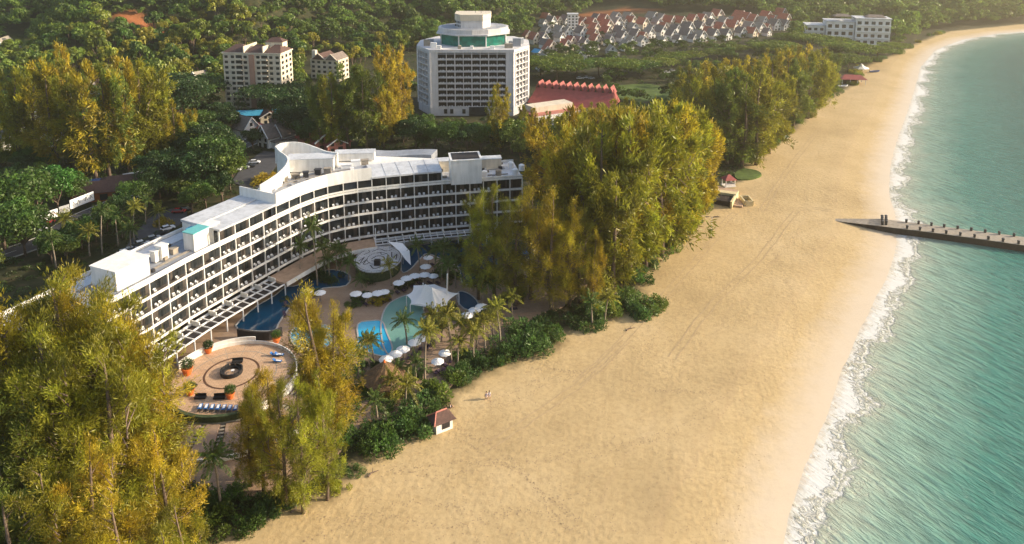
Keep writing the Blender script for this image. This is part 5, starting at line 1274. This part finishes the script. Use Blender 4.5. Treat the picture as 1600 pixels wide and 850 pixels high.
hoard(111,337,148,322,3.0,'towel','long white roadside sign board with black markings','ink')
for px,py,w,d,rz,rm,wm,lab in ((168,306,20,10,.30,'brownroof','orangewall','low restaurant with wide brown roof beside the left road'),(205,296,18,10,.35,'brownroof','orangewall','second brown-roofed restaurant, right of the first')):
    x,y,z=gt(px,py); r=empty('restaurant',(x,y,z),rz); tag(r,lab,'restaurant'); b=MB(); b.box((0,0,0),(w,d,3.4)); b.build('wall',M[wm],r); b=MB(); hip(b,0,0,3.4,w+2.4,d+2.4,2.4,.65); b.build('roof',M[rm],r)
    for i in range(5): b=MB(); b.box((-w*.4+i*w*.2,-d/2-.04,.4),(w*.12,.1,2.1)); b.build('window',M['glass'],r)
    EXCL.append([(x+a,y+c) for a,c in ((-12,-10),(14,-8),(14,10),(-12,10))])
def awn(px,py,w,d,rz,mat,label,h=3):
    x,y,z=gt(px,py); r=empty('awning',(x,y,z),rz); tag(r,label,'awning'); b=MB(); b.add([(-w/2,-d/2,h-.5),(w/2,-d/2,h-.5),(w/2,d/2,h+.5),(-w/2,d/2,h+.5),(-w/2,-d/2,h-.6),(w/2,-d/2,h-.6),(w/2,d/2,h+.4),(-w/2,d/2,h+.4)],[(0,1,2,3),(7,6,5,4),(0,4,5,1),(1,5,6,2),(2,6,7,3),(3,7,4,0)]); b.build('sheet',M[mat],r)
    for sx in (-1,1):
        for sy in (-1,1): b=MB(); b.tube([(sx*w*.45,sy*d*.45,0),(sx*w*.45,sy*d*.45,h-.55+(sy+1)*.45)],.07,5); b.build('post',M['darkmetal'],r)
awn(150,297,9,5,.4,'carblue','dark blue awning in front of the brown-roofed restaurant'); awn(187,297,7,4,.5,'tarpblue','bright blue awning between the two brown-roofed restaurants')
awn(213,285,8,4,.6,'roofwhite','grey sheet awning on the right of the restaurants'); awn(388,189,13,7,.1,'tarpblue','bright blue awning roof below the cream apartment block',4); awn(436,187,12,6,-.1,'tarpblue','pale blue awning roof near the apartment block, right of the brighter one',4)
awn(445,210,9,7,.6,'roofwhite','pale sheet awning behind the curved hotel'); awn(452,203,8,6,.6,'concrete','grey sheet awning farther behind the curved hotel')
# ------------------------------------------------------------------ VEGETATION
R=random.Random(3)
def cas(px,py,ty,col,near=None,wide=1.0,what=None):
    n = (py>430) if near is None else near
    return plant(R.choice(CN if n else CF),px,py,ty,col,'casuarina tree',wide)
# foreground, left
for a in [(48,800,395,GOLD,1.15),(118,770,402,GOLD,1.0),(5,760,470,OLIVE,1.1),(-60,820,380,OLIVE,1.2),(75,900,560,OLIVE,1.1),(20,930,600,DEEP,1.1),(225,845,540,AMBER,1.05),(160,880,585,OLIVE,1.0),(268,900,640,GOLD,.9),
          (110,990,690,OLIVE,1.2),(210,1010,725,GOLD,1.2),(300,960,745,OLIVE,1.0),(40,1040,740,DEEP,1.2),(280,1060,800,OLIVE,1.1),(165,960,640,AMBER,.9),(-20,950,640,OLIVE,1.2),(150,790,402,OLIVE,1.1),(186,800,432,OLIVE,1.1),(222,815,485,GOLD,.9),(168,800,428,OLIVE,1.15),(205,815,452,GOLD,1.0),(140,790,440,GOLD,1.1),(95,840,480,OLIVE,1.2),(190,880,510,OLIVE,1.1),(30,860,500,GOLD,1.1),(255,830,600,AMBER,.8)]:
    cas(a[0],a[1],a[2],a[3],True,a[4])
# centre
for a in [(506,705,426,GOLD,1.05),(474,803,575,LIME,.85),(414,770,580,GOLD,.85),(513,780,560,LIME,.7),(448,790,580,OLIVE,.85),(395,762,590,GOLD,.8),(430,748,562,GOLD,.9),(528,692,450,GOLD,.75),(486,690,458,GOLD,.7)]: cas(a[0],a[1],a[2],a[3],True,a[4])
# right of the hotel
for a in [(748,470,292,LIME,.9),(772,462,285,OLIVE,.85),(806,478,300,OLIVE,1.0),(828,470,290,GOLD,.9),(862,486,282,GOLD,.95),(888,478,300,GOLD,.9),(905,472,318,OLIVE,1.0),(925,490,350,GOLD,.6)]: cas(a[0],a[1],a[2],a[3],True,a[4])
for a in [(878,420,190,GOLD),(910,400,175,OLIVE),(935,440,180,OLIVE),(955,425,165,GOLD),(985,435,165,LIME),(1005,420,178,OLIVE),(1030,400,158,LIME),(1050,385,150,GOLD),(1072,360,155,LIME),(1090,345,175,GOLD),(1105,325,190,GOLD),(900,360,160,AMBER),(940,350,165,OLIVE),(980,350,160,GOLD),(1020,340,150,OLIVE),(960,470,250,OLIVE),(850,330,180,AMBER),(930,300,165,GOLD),(1045,300,150,GOLD),(905,240,160,GOLD),(930,232,158,OLIVE),(955,225,150,GOLD),(975,230,150,OLIVE),(885,250,172,OLIVE)]: cas(a[0],a[1],a[2],a[3],False)
for a in [(1080,250,110,OLIVE),(1110,245,100,OLIVE),(1135,255,98,MID),(1160,262,110,DEEP),(1180,258,108,OLIVE),(1200,240,92,OLIVE),(1150,210,92,GOLD),(1190,200,85,GOLD),(1220,220,110,OLIVE),(1240,200,90,DEEP),(1262,185,78,OLIVE),(1282,165,72,OLIVE),(1298,150,78,DEEP),(1225,175,75,GOLD),(1255,150,66,GOLD),(1100,190,92,GOLD),(1075,175,98,OLIVE),(1130,170,90,GOLD),(1170,160,84,GOLD),(1205,150,74,OLIVE),(1235,130,70,OLIVE)]: cas(a[0],a[1],a[2],a[3],False,1.1)
# behind the curved hotel
for a in [(782,238,128,GOLD,.7),(818,235,160,OLIVE,.9),(835,225,165,GOLD,.8),(612,222,68,AMBER,.75),(628,210,72,AMBER,.6),(600,232,130,GOLD,.6),(545,232,92,DEEP,1.0),(520,235,108,OLIVE,.9),(498,235,112,DEEP,.8),(572,234,100,DEEP,.9),(768,215,150,OLIVE,.7),(855,212,170,OLIVE,.9)]: cas(a[0],a[1],a[2],a[3],False,a[4])
# left middle group
for a in [(30,262,100,OLIVE,1.0),(60,258,95,OLIVE,.9),(90,268,90,GOLD,.8),(118,262,88,OLIVE,.9),(150,285,90,GOLD,.9),(172,280,92,DEEP,.8),(200,270,82,AMBER,.75),(228,262,88,OLIVE,1.0),(250,260,118,OLIVE,.9),(275,255,150,GOLD,.8),(300,245,168,GOLD,.8),(105,215,62,AMBER,.6),(45,225,110,DEEP,.9),(215,235,96,OLIVE,.8),(-15,260,110,OLIVE,1.0)]: cas(a[0],a[1],a[2],a[3],False,a[4])
def bl(px,py,ty,col,wide=1.0,src=None,sp='leafy tree'): return plant(src or R.choice(BL),px,py,ty,col,sp,wide)
for a in [(300,335,288,MID),(322,325,278,GREEN),(348,318,268,DARK),(212,325,278,GREEN),(238,318,272,DARK),(190,345,303,DARK),(168,362,318,GREEN),(150,378,330,DARK),(128,390,340,GREEN),(104,402,352,DARK),(82,412,360,GREEN),(360,215,172,DARK),(340,235,190,MID),(318,215,170,GREEN),(478,235,185,DARK),(450,175,140,GREEN),(345,200,158,DARK),(22,370,262,GREEN),(60,345,268,GREEN),(92,335,258,(.07,.19,.03)),(118,322,275,GREEN),(8,390,300,GREEN),(40,400,320,GREEN),(272,302,232,DARK),(300,308,240,DARK),(340,292,208,GREEN),(325,300,225,DARK),(360,300,235,MID),(465,222,158,DARK),(430,200,140,DARK),(300,180,118,DARK),(285,200,122,DARK),(330,260,190,DARK),(250,310,250,DARK),(290,250,190,MID),(240,290,235,DARK),(395,235,200,DARK),(470,200,140,DARK),
          (650,232,182,DARK),(680,236,190,GREEN),(705,238,188,GREEN),(730,240,192,DARK),(750,236,190,GREEN),(640,210,172,DARK),(665,222,178,GREEN),(800,240,185,MID)]: bl(a[0],a[1],a[2],a[3],1.0)
for a in [(870,128,92,MID),(845,118,88,MID),(900,122,94,GREEN),(935,118,92,GREEN),(965,122,92,MID),(1000,120,94,GREEN),(1030,115,90,DEEP),(880,108,84,MID),(1050,105,82,MID),(1080,100,80,DEEP),(1235,75,52,MID),(1260,80,52,MID),(1285,85,55,MID),(1310,92,62,MID),(1340,98,68,MID),(1370,95,72,MID),(1395,85,66,MID),(1120,95,76,MID),(1150,88,70,DEEP),(1185,80,66,MID),(300,170,120,GREEN),(260,160,118,DARK),(430,175,130,DARK),(1325,112,85,MID),(1215,95,65,MID)]: bl(a[0],a[1],a[2],a[3],1.25,R.choice(RT),'wide flat-topped tree')
# ones beside the car park and in the strip behind the hotel
for _ in range(900):
    pass
KEEP=[(346,62,454,168),(484,78,535,112),(648,15,832,182),(826,125,962,192),(880,15,908,52),(1262,20,1392,66),(128,262,240,312),(60,306,150,350),(366,176,416,216),(425,180,450,218),(475,212,525,238),(205,215,240,240),(228,318,292,345),(360,236,445,275),(180,205,200,215),(110,118,140,150)]
KD={}
def clear(px,top,bot,half,base):
    for x0,y0,x1,y1 in KEEP:
        if px+half>x0 and px-half<x1 and bot>y0 and top<y1 and base>y1-25: return False
    return True
EX=[(np.array(p),min(q[0] for q in p),max(q[0] for q in p),min(q[1] for q in p),max(q[1] for q in p)) for p in EXCL]
def free(x,y,m=0):
    for p,a,b_,c,d in EX:
        if a-m<=x<=b_+m and c-m<=y<=d+m and bool(inside(np.array([x]),np.array([y]),[tuple(q) for q in p])[0]): return False
    return True
ZONE=[(-60,440),(-60,175),(60,150),(200,140),(340,150),(450,150),(480,118),(640,130),(650,180),(820,190),(900,190),(900,130),(830,120),(830,90),(1090,70),(1230,60),(1400,60),(1330,110),(1200,180),(1120,250),(1080,300),(1000,400),(900,470),(850,330),(840,262),(520,222),(430,215),(390,290),(280,330),(130,405),(0,470)]
pts=[]; zt_=[]; tries=0
while len(pts)<420 and tries<26000:
    tries+=1; px=R.uniform(-60,1400); 
    D=R.uniform(170,560); py=P(0,D,2)[1]+0; x=(px-800)/F*(D*math.cos(PH)+CH*math.sin(PH)); y=D
    pxx,pyy=P(x,y,2)
    if not inside(np.array([pxx]),np.array([pyy]),ZONE)[0]: continue
    if poly_sd(x,y,SAND_POLY,INL_W)>-5: continue
    if any((x-a)**2+(y-b_)**2<(6.6)**2 for a,b_ in pts) or not free(x,y,2): continue
    k=scale_at(x,y,2); H=R.uniform(6.5,11); 
    if not clear(pxx,pyy-H*k,pyy,3.2*k,pyy): 
        H=R.uniform(3,4.5)
        if not clear(pxx,pyy-H*k,pyy,2*k,pyy): continue
    pts.append((x,y)); zt_.append((D,pxx,pyy,pyy-H*k,R.choice([GREEN,DARK,DARK,MID,MID,DEEP,GREEN]),R.uniform(.9,1.25) if H>5 else 1.0))
zt_.sort()
for q in zt_[:225]: bl(*q[1:])
print('midground trees',len(pts))
# palms
def pm(px,py,ty,col=(.13,.16,.025),src=None,w=1.0): return plant(src or R.choice(PM),px,py,ty,col,'palm tree',w)
PG=(.26,.26,.035); PD=(.09,.15,.03)
# (base, crown-top) pairs; palms are scaled to reach the crown seen in the photograph
def pal(px,py,ty,col,k=None,w=1.0):
    x,y,z=gt(px,py); s=scale_at(x,y,z); Hm=(py-ty)/s-1.4
    src=min(PM,key=lambda q:abs(q['H']-Hm)); kz=Hm/src['H']; o=dup(src,(x,y,z),R.uniform(0,6.28),(w,w,kz) if .75<kz<1.35 else (w,w,kz),col); VEG.append((o,'palm tree',px,(py+ty)/2,'golden' if col==PG else 'green',None))
for a in [(496,448,338,(.09,.14,.02),1.0),(470,440,368,(.08,.13,.02),.8),(508,430,372,PD,1.1),(526,425,376,PD,1.0),(612,448,402,PG,.85),(566,452,425,PD,.8),(656,425,372,PD,.9),(690,440,372,PD,1.0),(712,452,388,PD,1.1),(700,470,400,PD,1.0),(755,476,418,PG,1.0),(636,540,484,PD,1.0),(664,602,495,PG,1.0),(705,568,468,PG,1.05),(680,540,478,PG,.9),(740,565,500,PG,1.0),(758,552,484,PG,1.0),(782,545,465,PG,1.1),(722,540,490,PG,.9),(585,575,515,PG,.9),(590,660,608,PD,.9),(634,640,582,PG,1.0),(345,795,680,PD,1.15),(925,512,455,PD,1.1),(945,505,450,PG,1.0),
          (700,440,395,PD,1.0),(725,448,396,PD,1.0),(735,440,385,PD,1.0),(680,428,378,PD,.9),(770,478,430,PD,1.0),(800,500,448,PG,.9),(545,440,398,PD,.9),(535,418,380,PD,.9),(515,440,395,PD,1.0),(650,600,552,PD,.8),(625,600,560,PD,.8),(612,625,575,PG,.8),(715,575,520,PG,.9),(770,530,478,PG,.9),(745,545,498,PG,.9),(690,535,497,PG,.9),(575,560,520,PD,.9),(560,600,540,PD,.9),(102,400,330,PG,1.0),(160,398,318,PD,1.0),(185,385,325,PD,1.0),(210,380,312,PG,1.0),(250,365,318,PG,.9),(140,400,350,PG,1.0),(228,350,305,PD,.9),(380,180,160,PD,1.0),(372,178,158,PD,1.0),(1145,250,205,PG,1.0),(1130,170,138,PG,1.1),(205,395,345,PD,1.0),(88,420,360,PD,1.0),(60,400,345,PD,1.0)]: pal(*a[:4],w=a[4])
# shrubs along the sand and in the beds
def sh(px,py,s,col,kind='shrub'):
    x,y,z=gt(px,py); o=dup(R.choice(SH),(x,y,z-.1),R.uniform(0,6.3),(s,s,s*.95),col); VEG.append((o,'shrub',px,py,cw(col),None))
SG=(.075,.14,.035)
for a in [(398,805,1.5,SG),(420,795,1.3,SG),(440,785,1.2,SG),(385,825,1.2,GREEN),(455,780,1.1,DARK),(532,765,.9,LIME),(555,740,.8,SG),(590,700,1.7,GREEN),(612,692,1.6,SG),(625,672,1.7,GREEN),(650,668,1.9,SG),(655,645,1.9,SG),(662,625,1.5,DARK),(690,612,2.0,MID),(706,600,1.5,MID),(722,590,1.6,SG),(735,580,1.3,SG),(762,565,1.7,DARK),(782,560,1.4,MID),(800,548,2.2,SG),(825,542,2.4,SG),(850,540,2.3,SG),(838,525,2.3,SG),(815,520,2.0,SG),(862,525,1.4,GREEN),(905,500,2.0,DARK),(925,510,1.7,SG),(950,490,1.8,MID),(985,492,1.9,SG),(1005,486,2.2,SG),(1022,480,1.7,MID),(975,470,1.8,GREEN),(1000,440,1.8,GREEN),(1010,420,1.8,SG),(1022,405,1.8,SG),(1040,390,2.0,MID),(1055,375,1.8,SG),(1070,360,1.8,MID),(1085,345,1.8,GREEN),(1095,330,1.6,MID),(720,560,1.0,GREEN),(620,620,1.4,PG),(600,640,1.2,GREEN),(560,620,1.3,GREEN),(545,650,1.5,GREEN),(530,690,1.5,GREEN),(575,680,1.3,SG),(350,780,1.3,GREEN),(372,770,1.0,GREEN),(330,790,1.6,SG),(345,820,1.6,MID),(310,800,1.8,SG),(690,430,1.5,DARK),(705,440,1.5,DARK),(520,440,1.6,DARK),(500,432,1.5,DARK),(580,440,1.2,DARK),(560,470,1.0,DARK),(590,475,1.0,GOLD),(600,470,.9,GOLD),(610,578,1.0,DARK),(595,572,1.0,DARK),(575,580,1.2,DARK),(800,472,1.2,DARK),(820,465,1.3,DARK),(860,500,1.2,DARK),(670,505,.8,SG),(415,285,2.2,AMBER),(405,288,1.8,AMBER),(258,352,1.6,AMBER)]: sh(*a)
for a in [(560,478,.9,SG),(570,466,1,DARK),(585,472,.8,MID),(605,462,.8,SG),(628,452,.9,DARK),(640,446,.8,GREEN),(690,470,1.0,DARK),(700,486,1.1,SG),(672,520,1.0,DARK),(678,512,.9,MID),(690,505,1.0,SG),(712,500,.9,MID),(730,505,.8,SG),(760,495,1.1,SG),(775,480,1,DARK),(790,470,1.1,DARK),(548,480,.8,GREEN),(540,500,.9,DARK),(535,575,1.2,DARK),(550,590,1.2,SG),(530,600,1.2,MID),(545,610,1.1,SG),(470,600,1.1,DARK),(480,615,1.1,SG),(500,565,1.0,DARK),(465,575,.9,SG),(640,585,.9,SG),(650,590,.9,DARK),(665,580,.8,SG),(720,560,1.1,SG),(735,560,1.2,DARK),(745,566,1.1,SG),(490,460,1.0,DARK),(470,490,.7,SG),(444,470,.7,DARK),(655,440,.8,DARK),(695,392,1.2,DARK),(720,385,1.2,DARK),(680,395,1.1,DARK)]: sh(*a)
for i in range(46):
    t=R.uniform(17,29); k=int(t); q=t-k; px=INL[k][0]*(1-q)+INL[k+1][0]*q-R.uniform(2,12); py=INL[k][1]*(1-q)+INL[k+1][1]*q
    if not(1095<px<1200 and py>255): sh(px,py,R.uniform(1.3,2.2),R.choice([SG,MID,GREEN,OLIVE]))
# hillside forest: the nearest 300 one by one, the rest as one mass
cand=[]
for i in range(60000):
    u=R.uniform(-.85,.88); D=R.uniform(345,1000); D0=float(np.interp(u,[a for a,c in D0U],[c for a,c in D0U]))
    if D<D0-(240 if u>.34 else 75): continue
    x,y=u*D,D; cand.append((x,y))
cell={}; keep=[]
for x,y in cand:
    s=7.0 if y<640 else 9.0; key=(int(x//s),int(y//s))
    if any((x-a)**2+(y-b_)**2<(s*.86)**2 for i in (-1,0,1) for j in (-1,0,1) for a,b_ in cell.get((key[0]+i,key[1]+j,s),[])): continue
    cell.setdefault(key+(s,),[]).append((x,y)); keep.append((x,y))
K=np.array(keep); Zk=height(K[:,0],K[:,1]); sd_=poly_sd(K[:,0],K[:,1],SAND_POLY,INL_W)
fin=[]
for (x,y),z,s in zip(keep,Zk,sd_):
    px,py=P(x,y,z)
    if py< -25 or py>150 or px<-60 or px>1660 or s>-6: continue
    if 830<px<1240 and py>31: continue
    k=scale_at(x,y,z)
    if not clear(px,py-9*k,py,4*k,py): continue
    if abs(px-224)<30 and 28<py<54: continue
    if px<55 and 62<py<104: continue
    if (abs(px-940)<22 and 12<py<34) or (abs(px-985)<36 and 5<py<24): continue
    if not free(x,y): continue
    fin.append((math.hypot(x,y),x,y,z,px,py))
fin.sort(); print('forest',len(fin))
HC_=[(.20,.25,.03),(.08,.15,.025),(.26,.27,.03),(.12,.19,.03),(.29,.27,.03),(.17,.23,.03)]
for d,x,y,z,px,py in fin[:300]:
    s=R.choice([.6,.8,.9,1,1.1,1.3,1.6])*R.uniform(.9,1.1); o=dup(R.choice(HT),(x,y,z-.5),R.uniform(0,6.3),(s,s,s*R.uniform(.9,1.35)),R.choice(HC_)); VEG.append((o,'forest tree',px,py,'green',None))
hv=[]
for s_ in HT:
    me=[c for c in s_.children if c.name.startswith('crown')][0].data; a=np.empty(len(me.vertices)*3,np.float32); me.vertices.foreach_get('co',a); hv.append(a.reshape(-1,4,3)[::2])
r=np.random.default_rng(4); Vs=[];Ts=[]
vq=random.Random(6)
for _ in range(150):
    px=vq.uniform(838,1235); py=vq.uniform(30,98-(px-842)*.07); zt_.append((0,px,py,py-vq.uniform(5,11),None,1))
for q in zt_[225:]:
    x,y,z=gt(q[1],q[2]); v=hv[r.integers(4)]; a=r.uniform(0,6.28); s=(q[2]-q[3])/scale_at(x,y,z)/10; ca,sa=math.cos(a)*s*1.2,math.sin(a)*s*1.2
    Vs.append(np.stack([v[...,0]*ca-v[...,1]*sa+x,v[...,0]*sa+v[...,1]*ca+y,v[...,2]*s+z-.8],-1)); Ts.append(r.uniform(.6,1.5)*r.uniform(.8,1.2,len(v)))
if Vs:
    o=bpy.data.objects.new('tree_belt',leafmesh('tree_belt',np.concatenate(Vs),np.concatenate(Ts))); C.objects.link(o); o.color=(.085,.14,.025,1); o['kind']='stuff'; tag(o,'belt of small distant trees between the buildings and the hills','trees')
Vs=[];Ts=[]
for d,x,y,z,px,py in fin[300:]:
    v=hv[r.integers(4)]; a=r.uniform(0,6.28); s=r.choice([.7,.9,1,1.1,1.3,1.7])*r.uniform(.9,1.1)*(1 if d<640 else 1.3); ca,sa=math.cos(a)*s,math.sin(a)*s
    w=np.stack([v[...,0]*ca-v[...,1]*sa+x,v[...,0]*sa+v[...,1]*ca+y,v[...,2]*s*r.uniform(.9,1.2)+z-.8],-1); Vs.append(w); Ts.append(r.uniform(.6,1.5)*r.uniform(.8,1.2,len(v)))
if Vs:
    o=bpy.data.objects.new('hill_forest',leafmesh('hill_forest',np.concatenate(Vs),np.concatenate(Ts))); C.objects.link(o); o.color=(.12,.185,.03,1); o['kind']='stuff'; tag(o,'dense far-off forest covering the hills','forest')
# undergrowth between trees
Vs=[];Ts=[]; n=0
for i in range(9000):
    D=100*math.exp(R.uniform(-.1,1.75)); u=R.uniform(-.78,.5); x,y=u*D,D
    if poly_sd(x,y,SAND_POLY,INL_W)>-2.0 or not free(x,y): continue
    px,py=P(x,y,1.5)
    if not clear(px,py-3,py,3,py) : continue
    n+=1; m=70 if D<200 else 45; s=1.0 if D<200 else 1.7; z=hz(x,y); d=r.normal(size=(m,3)); d/=np.linalg.norm(d,axis=1,keepdims=True); p=d*np.array([1.3,1.3,.7])*s*r.uniform(.7,1.2); p[:,2]=np.abs(p[:,2]); p+=np.array([x,y,z])
    Vs.append(quads(p,d+r.normal(0,.7,(m,3)),.42*s,.22*s,r)); Ts.append(np.full(m,r.uniform(.5,1.4)))
    if n>3200: break
o=bpy.data.objects.new('undergrowth',leafmesh('undergrowth',np.concatenate(Vs),np.concatenate(Ts))); C.objects.link(o); o.color=(.06,.10,.022,1); o['kind']='stuff'; tag(o,'dense low green undergrowth between the trees','undergrowth')
print('undergrowth',n)
# ------------------------------------------------------------------ LABELS
MARK=[('the round stage',591,410),('the white tension tent',675,462),('the round terrace',364,585),('the tower hotel',740,110),('the cream apartment block',398,120),('the red-roofed hall',890,160),('the thatched hut',602,600),('the far white resort block',1330,45),('the white sign boards',105,330),('the brown-roofed restaurants',185,290),
  ('the hotel car park',240,350),('the red-roofed pavilion',1138,285),('the sand kiosk',690,655),('the small cream block',508,98),('the rear end of the curved hotel',440,240),('the right end of the curved hotel',830,290),('the left end of the curved hotel',120,500),('the lawn by the hall',950,140),('the beach lamp post',1111,350),('the red beach bar',1331,120),('the village slope',1020,60),('the left hill',200,60),('the hotel lift tower',727,250),('the bottom left corner',60,800),('the trunk foot on the sand',495,790),('the beach bend',1000,450),('the white village tower',895,35),('the left edge',5,200),('the bright pool',590,530)]
def where(px,py):
    m=min(MARK,key=lambda m:math.hypot((px-m[1]),(py-m[2])*1.6)); dx,dy=px-m[1],py-m[2]
    if abs(dx)<14 and abs(dy)<14: r='beside'
    elif abs(dx)>abs(dy)*1.2: r='left of' if dx<0 else 'right of'
    else: r='behind' if dy<0 else 'in front of'
    return r+' '+m[0]
items=[]
for o,base,cat,px,py,grp in VH: items.append((o,base,cat,px,py,grp,None))
for o,sp,px,py,c,g in VEG:
    if sp=='forest tree': tag(o,'green tree in the dense forest on the lower hillside','tree','trees in the hillside forest'); continue
    items.append((o,('tall '+c if sp=='casuarina tree' else c)+' '+sp,'tree' if 'tree' in sp else 'shrub',px,py,{'casuarina tree':'feathery casuarina trees','leafy tree':'round leafy trees','palm tree':'palm trees','shrub':'shrubs','wide flat-topped tree':'wide flat-topped trees'}[sp],sp))
by={}
for it in items: by.setdefault(it[1]+' '+where(it[3],it[4]),[]).append(it)
for lab,l in by.items():
    l.sort(key=lambda t:t[3]); n=len(l)
    for i,it in enumerate(l):
        if n==1: t=lab
        elif n==2: t=lab+', '+('left' if i==0 else 'right')+' one of two'
        else: t=lab+', '+(ORD[i] if i<30 else 'one')+' from the left'
        w=t.split()
        tag(it[0],' '.join(w[:16]),it[2],it[5])
def kill(o):
    for c in list(o.children): kill(c)
    bpy.data.objects.remove(o)
for s_ in SRC: kill(s_)
# ------------------------------------------------------------------ AIR
hb_=MB(); hb_.box((150,900,-30),(4200,3400,330)); hz_=hb_.build('haze',[]); hz_['kind']='stuff'; tag(hz_,'warm haze over the bay','haze')
m=bpy.data.materials.new('haze_air'); m.use_nodes=True; nt=m.node_tree; nt.nodes.remove(nt.nodes['Principled BSDF']); pv=nt.nodes.new('ShaderNodeVolumePrincipled')
pv.inputs['Color'].default_value=(1,.88,.66,1); pv.inputs['Density'].default_value=.00028; pv.inputs['Anisotropy'].default_value=.70
nt.links.new(pv.outputs[0],nt.nodes['Material Output'].inputs['Volume']); hz_.data.materials.append(m)
# ------------------------------------------------------------------ LIGHT, SKY, CAMERA
AZ=85.0; EL=21.0
w=bpy.data.worlds.new('World'); bpy.context.scene.world=w; w.use_nodes=True; nt=w.node_tree; sk=nt.nodes.new('ShaderNodeTexSky'); sk.sky_type='NISHITA'; sk.sun_disc=False
sk.sun_elevation=math.radians(EL); sk.sun_rotation=math.radians(AZ); sk.dust_density=2.0; nt.links.new(sk.outputs[0],nt.nodes['Background'].inputs[0]); nt.nodes['Background'].inputs[1].default_value=.145
sl_=bpy.data.lights.new('sun','SUN'); sl_.energy=4.8; sl_.angle=math.radians(.6); sl_.color=(1,.85,.63); so=bpy.data.objects.new('sun',sl_); C.objects.link(so)
sv=Vector((math.sin(math.radians(AZ))*math.cos(math.radians(EL)),math.cos(math.radians(AZ))*math.cos(math.radians(EL)),math.sin(math.radians(EL))))
so.rotation_euler=sv.to_track_quat('Z','Y').to_euler(); so.location=(200,0,200)
cd=bpy.data.cameras.new('camera'); cam=bpy.data.objects.new('camera',cd); C.objects.link(cam); cam.location=(0,0,CH); cam.rotation_euler=(PI/2-PH,0,0)
cd.sensor_width=36; cd.lens=F/1600*36; cd.shift_y=-(425-Y0)/1600; cd.clip_start=1; cd.clip_end=6000
sc=bpy.context.scene; sc.camera=cam
sc.view_settings.view_transform='Standard'; sc.view_settings.look='None'; sc.view_settings.exposure=.96; sc.view_settings.gamma=1
sc.cycles.max_bounces=6; sc.cycles.transparent_max_bounces=4; sc.cycles.volume_bounces=0; sc.cycles.use_denoising=True
print('objects',len(bpy.data.objects))
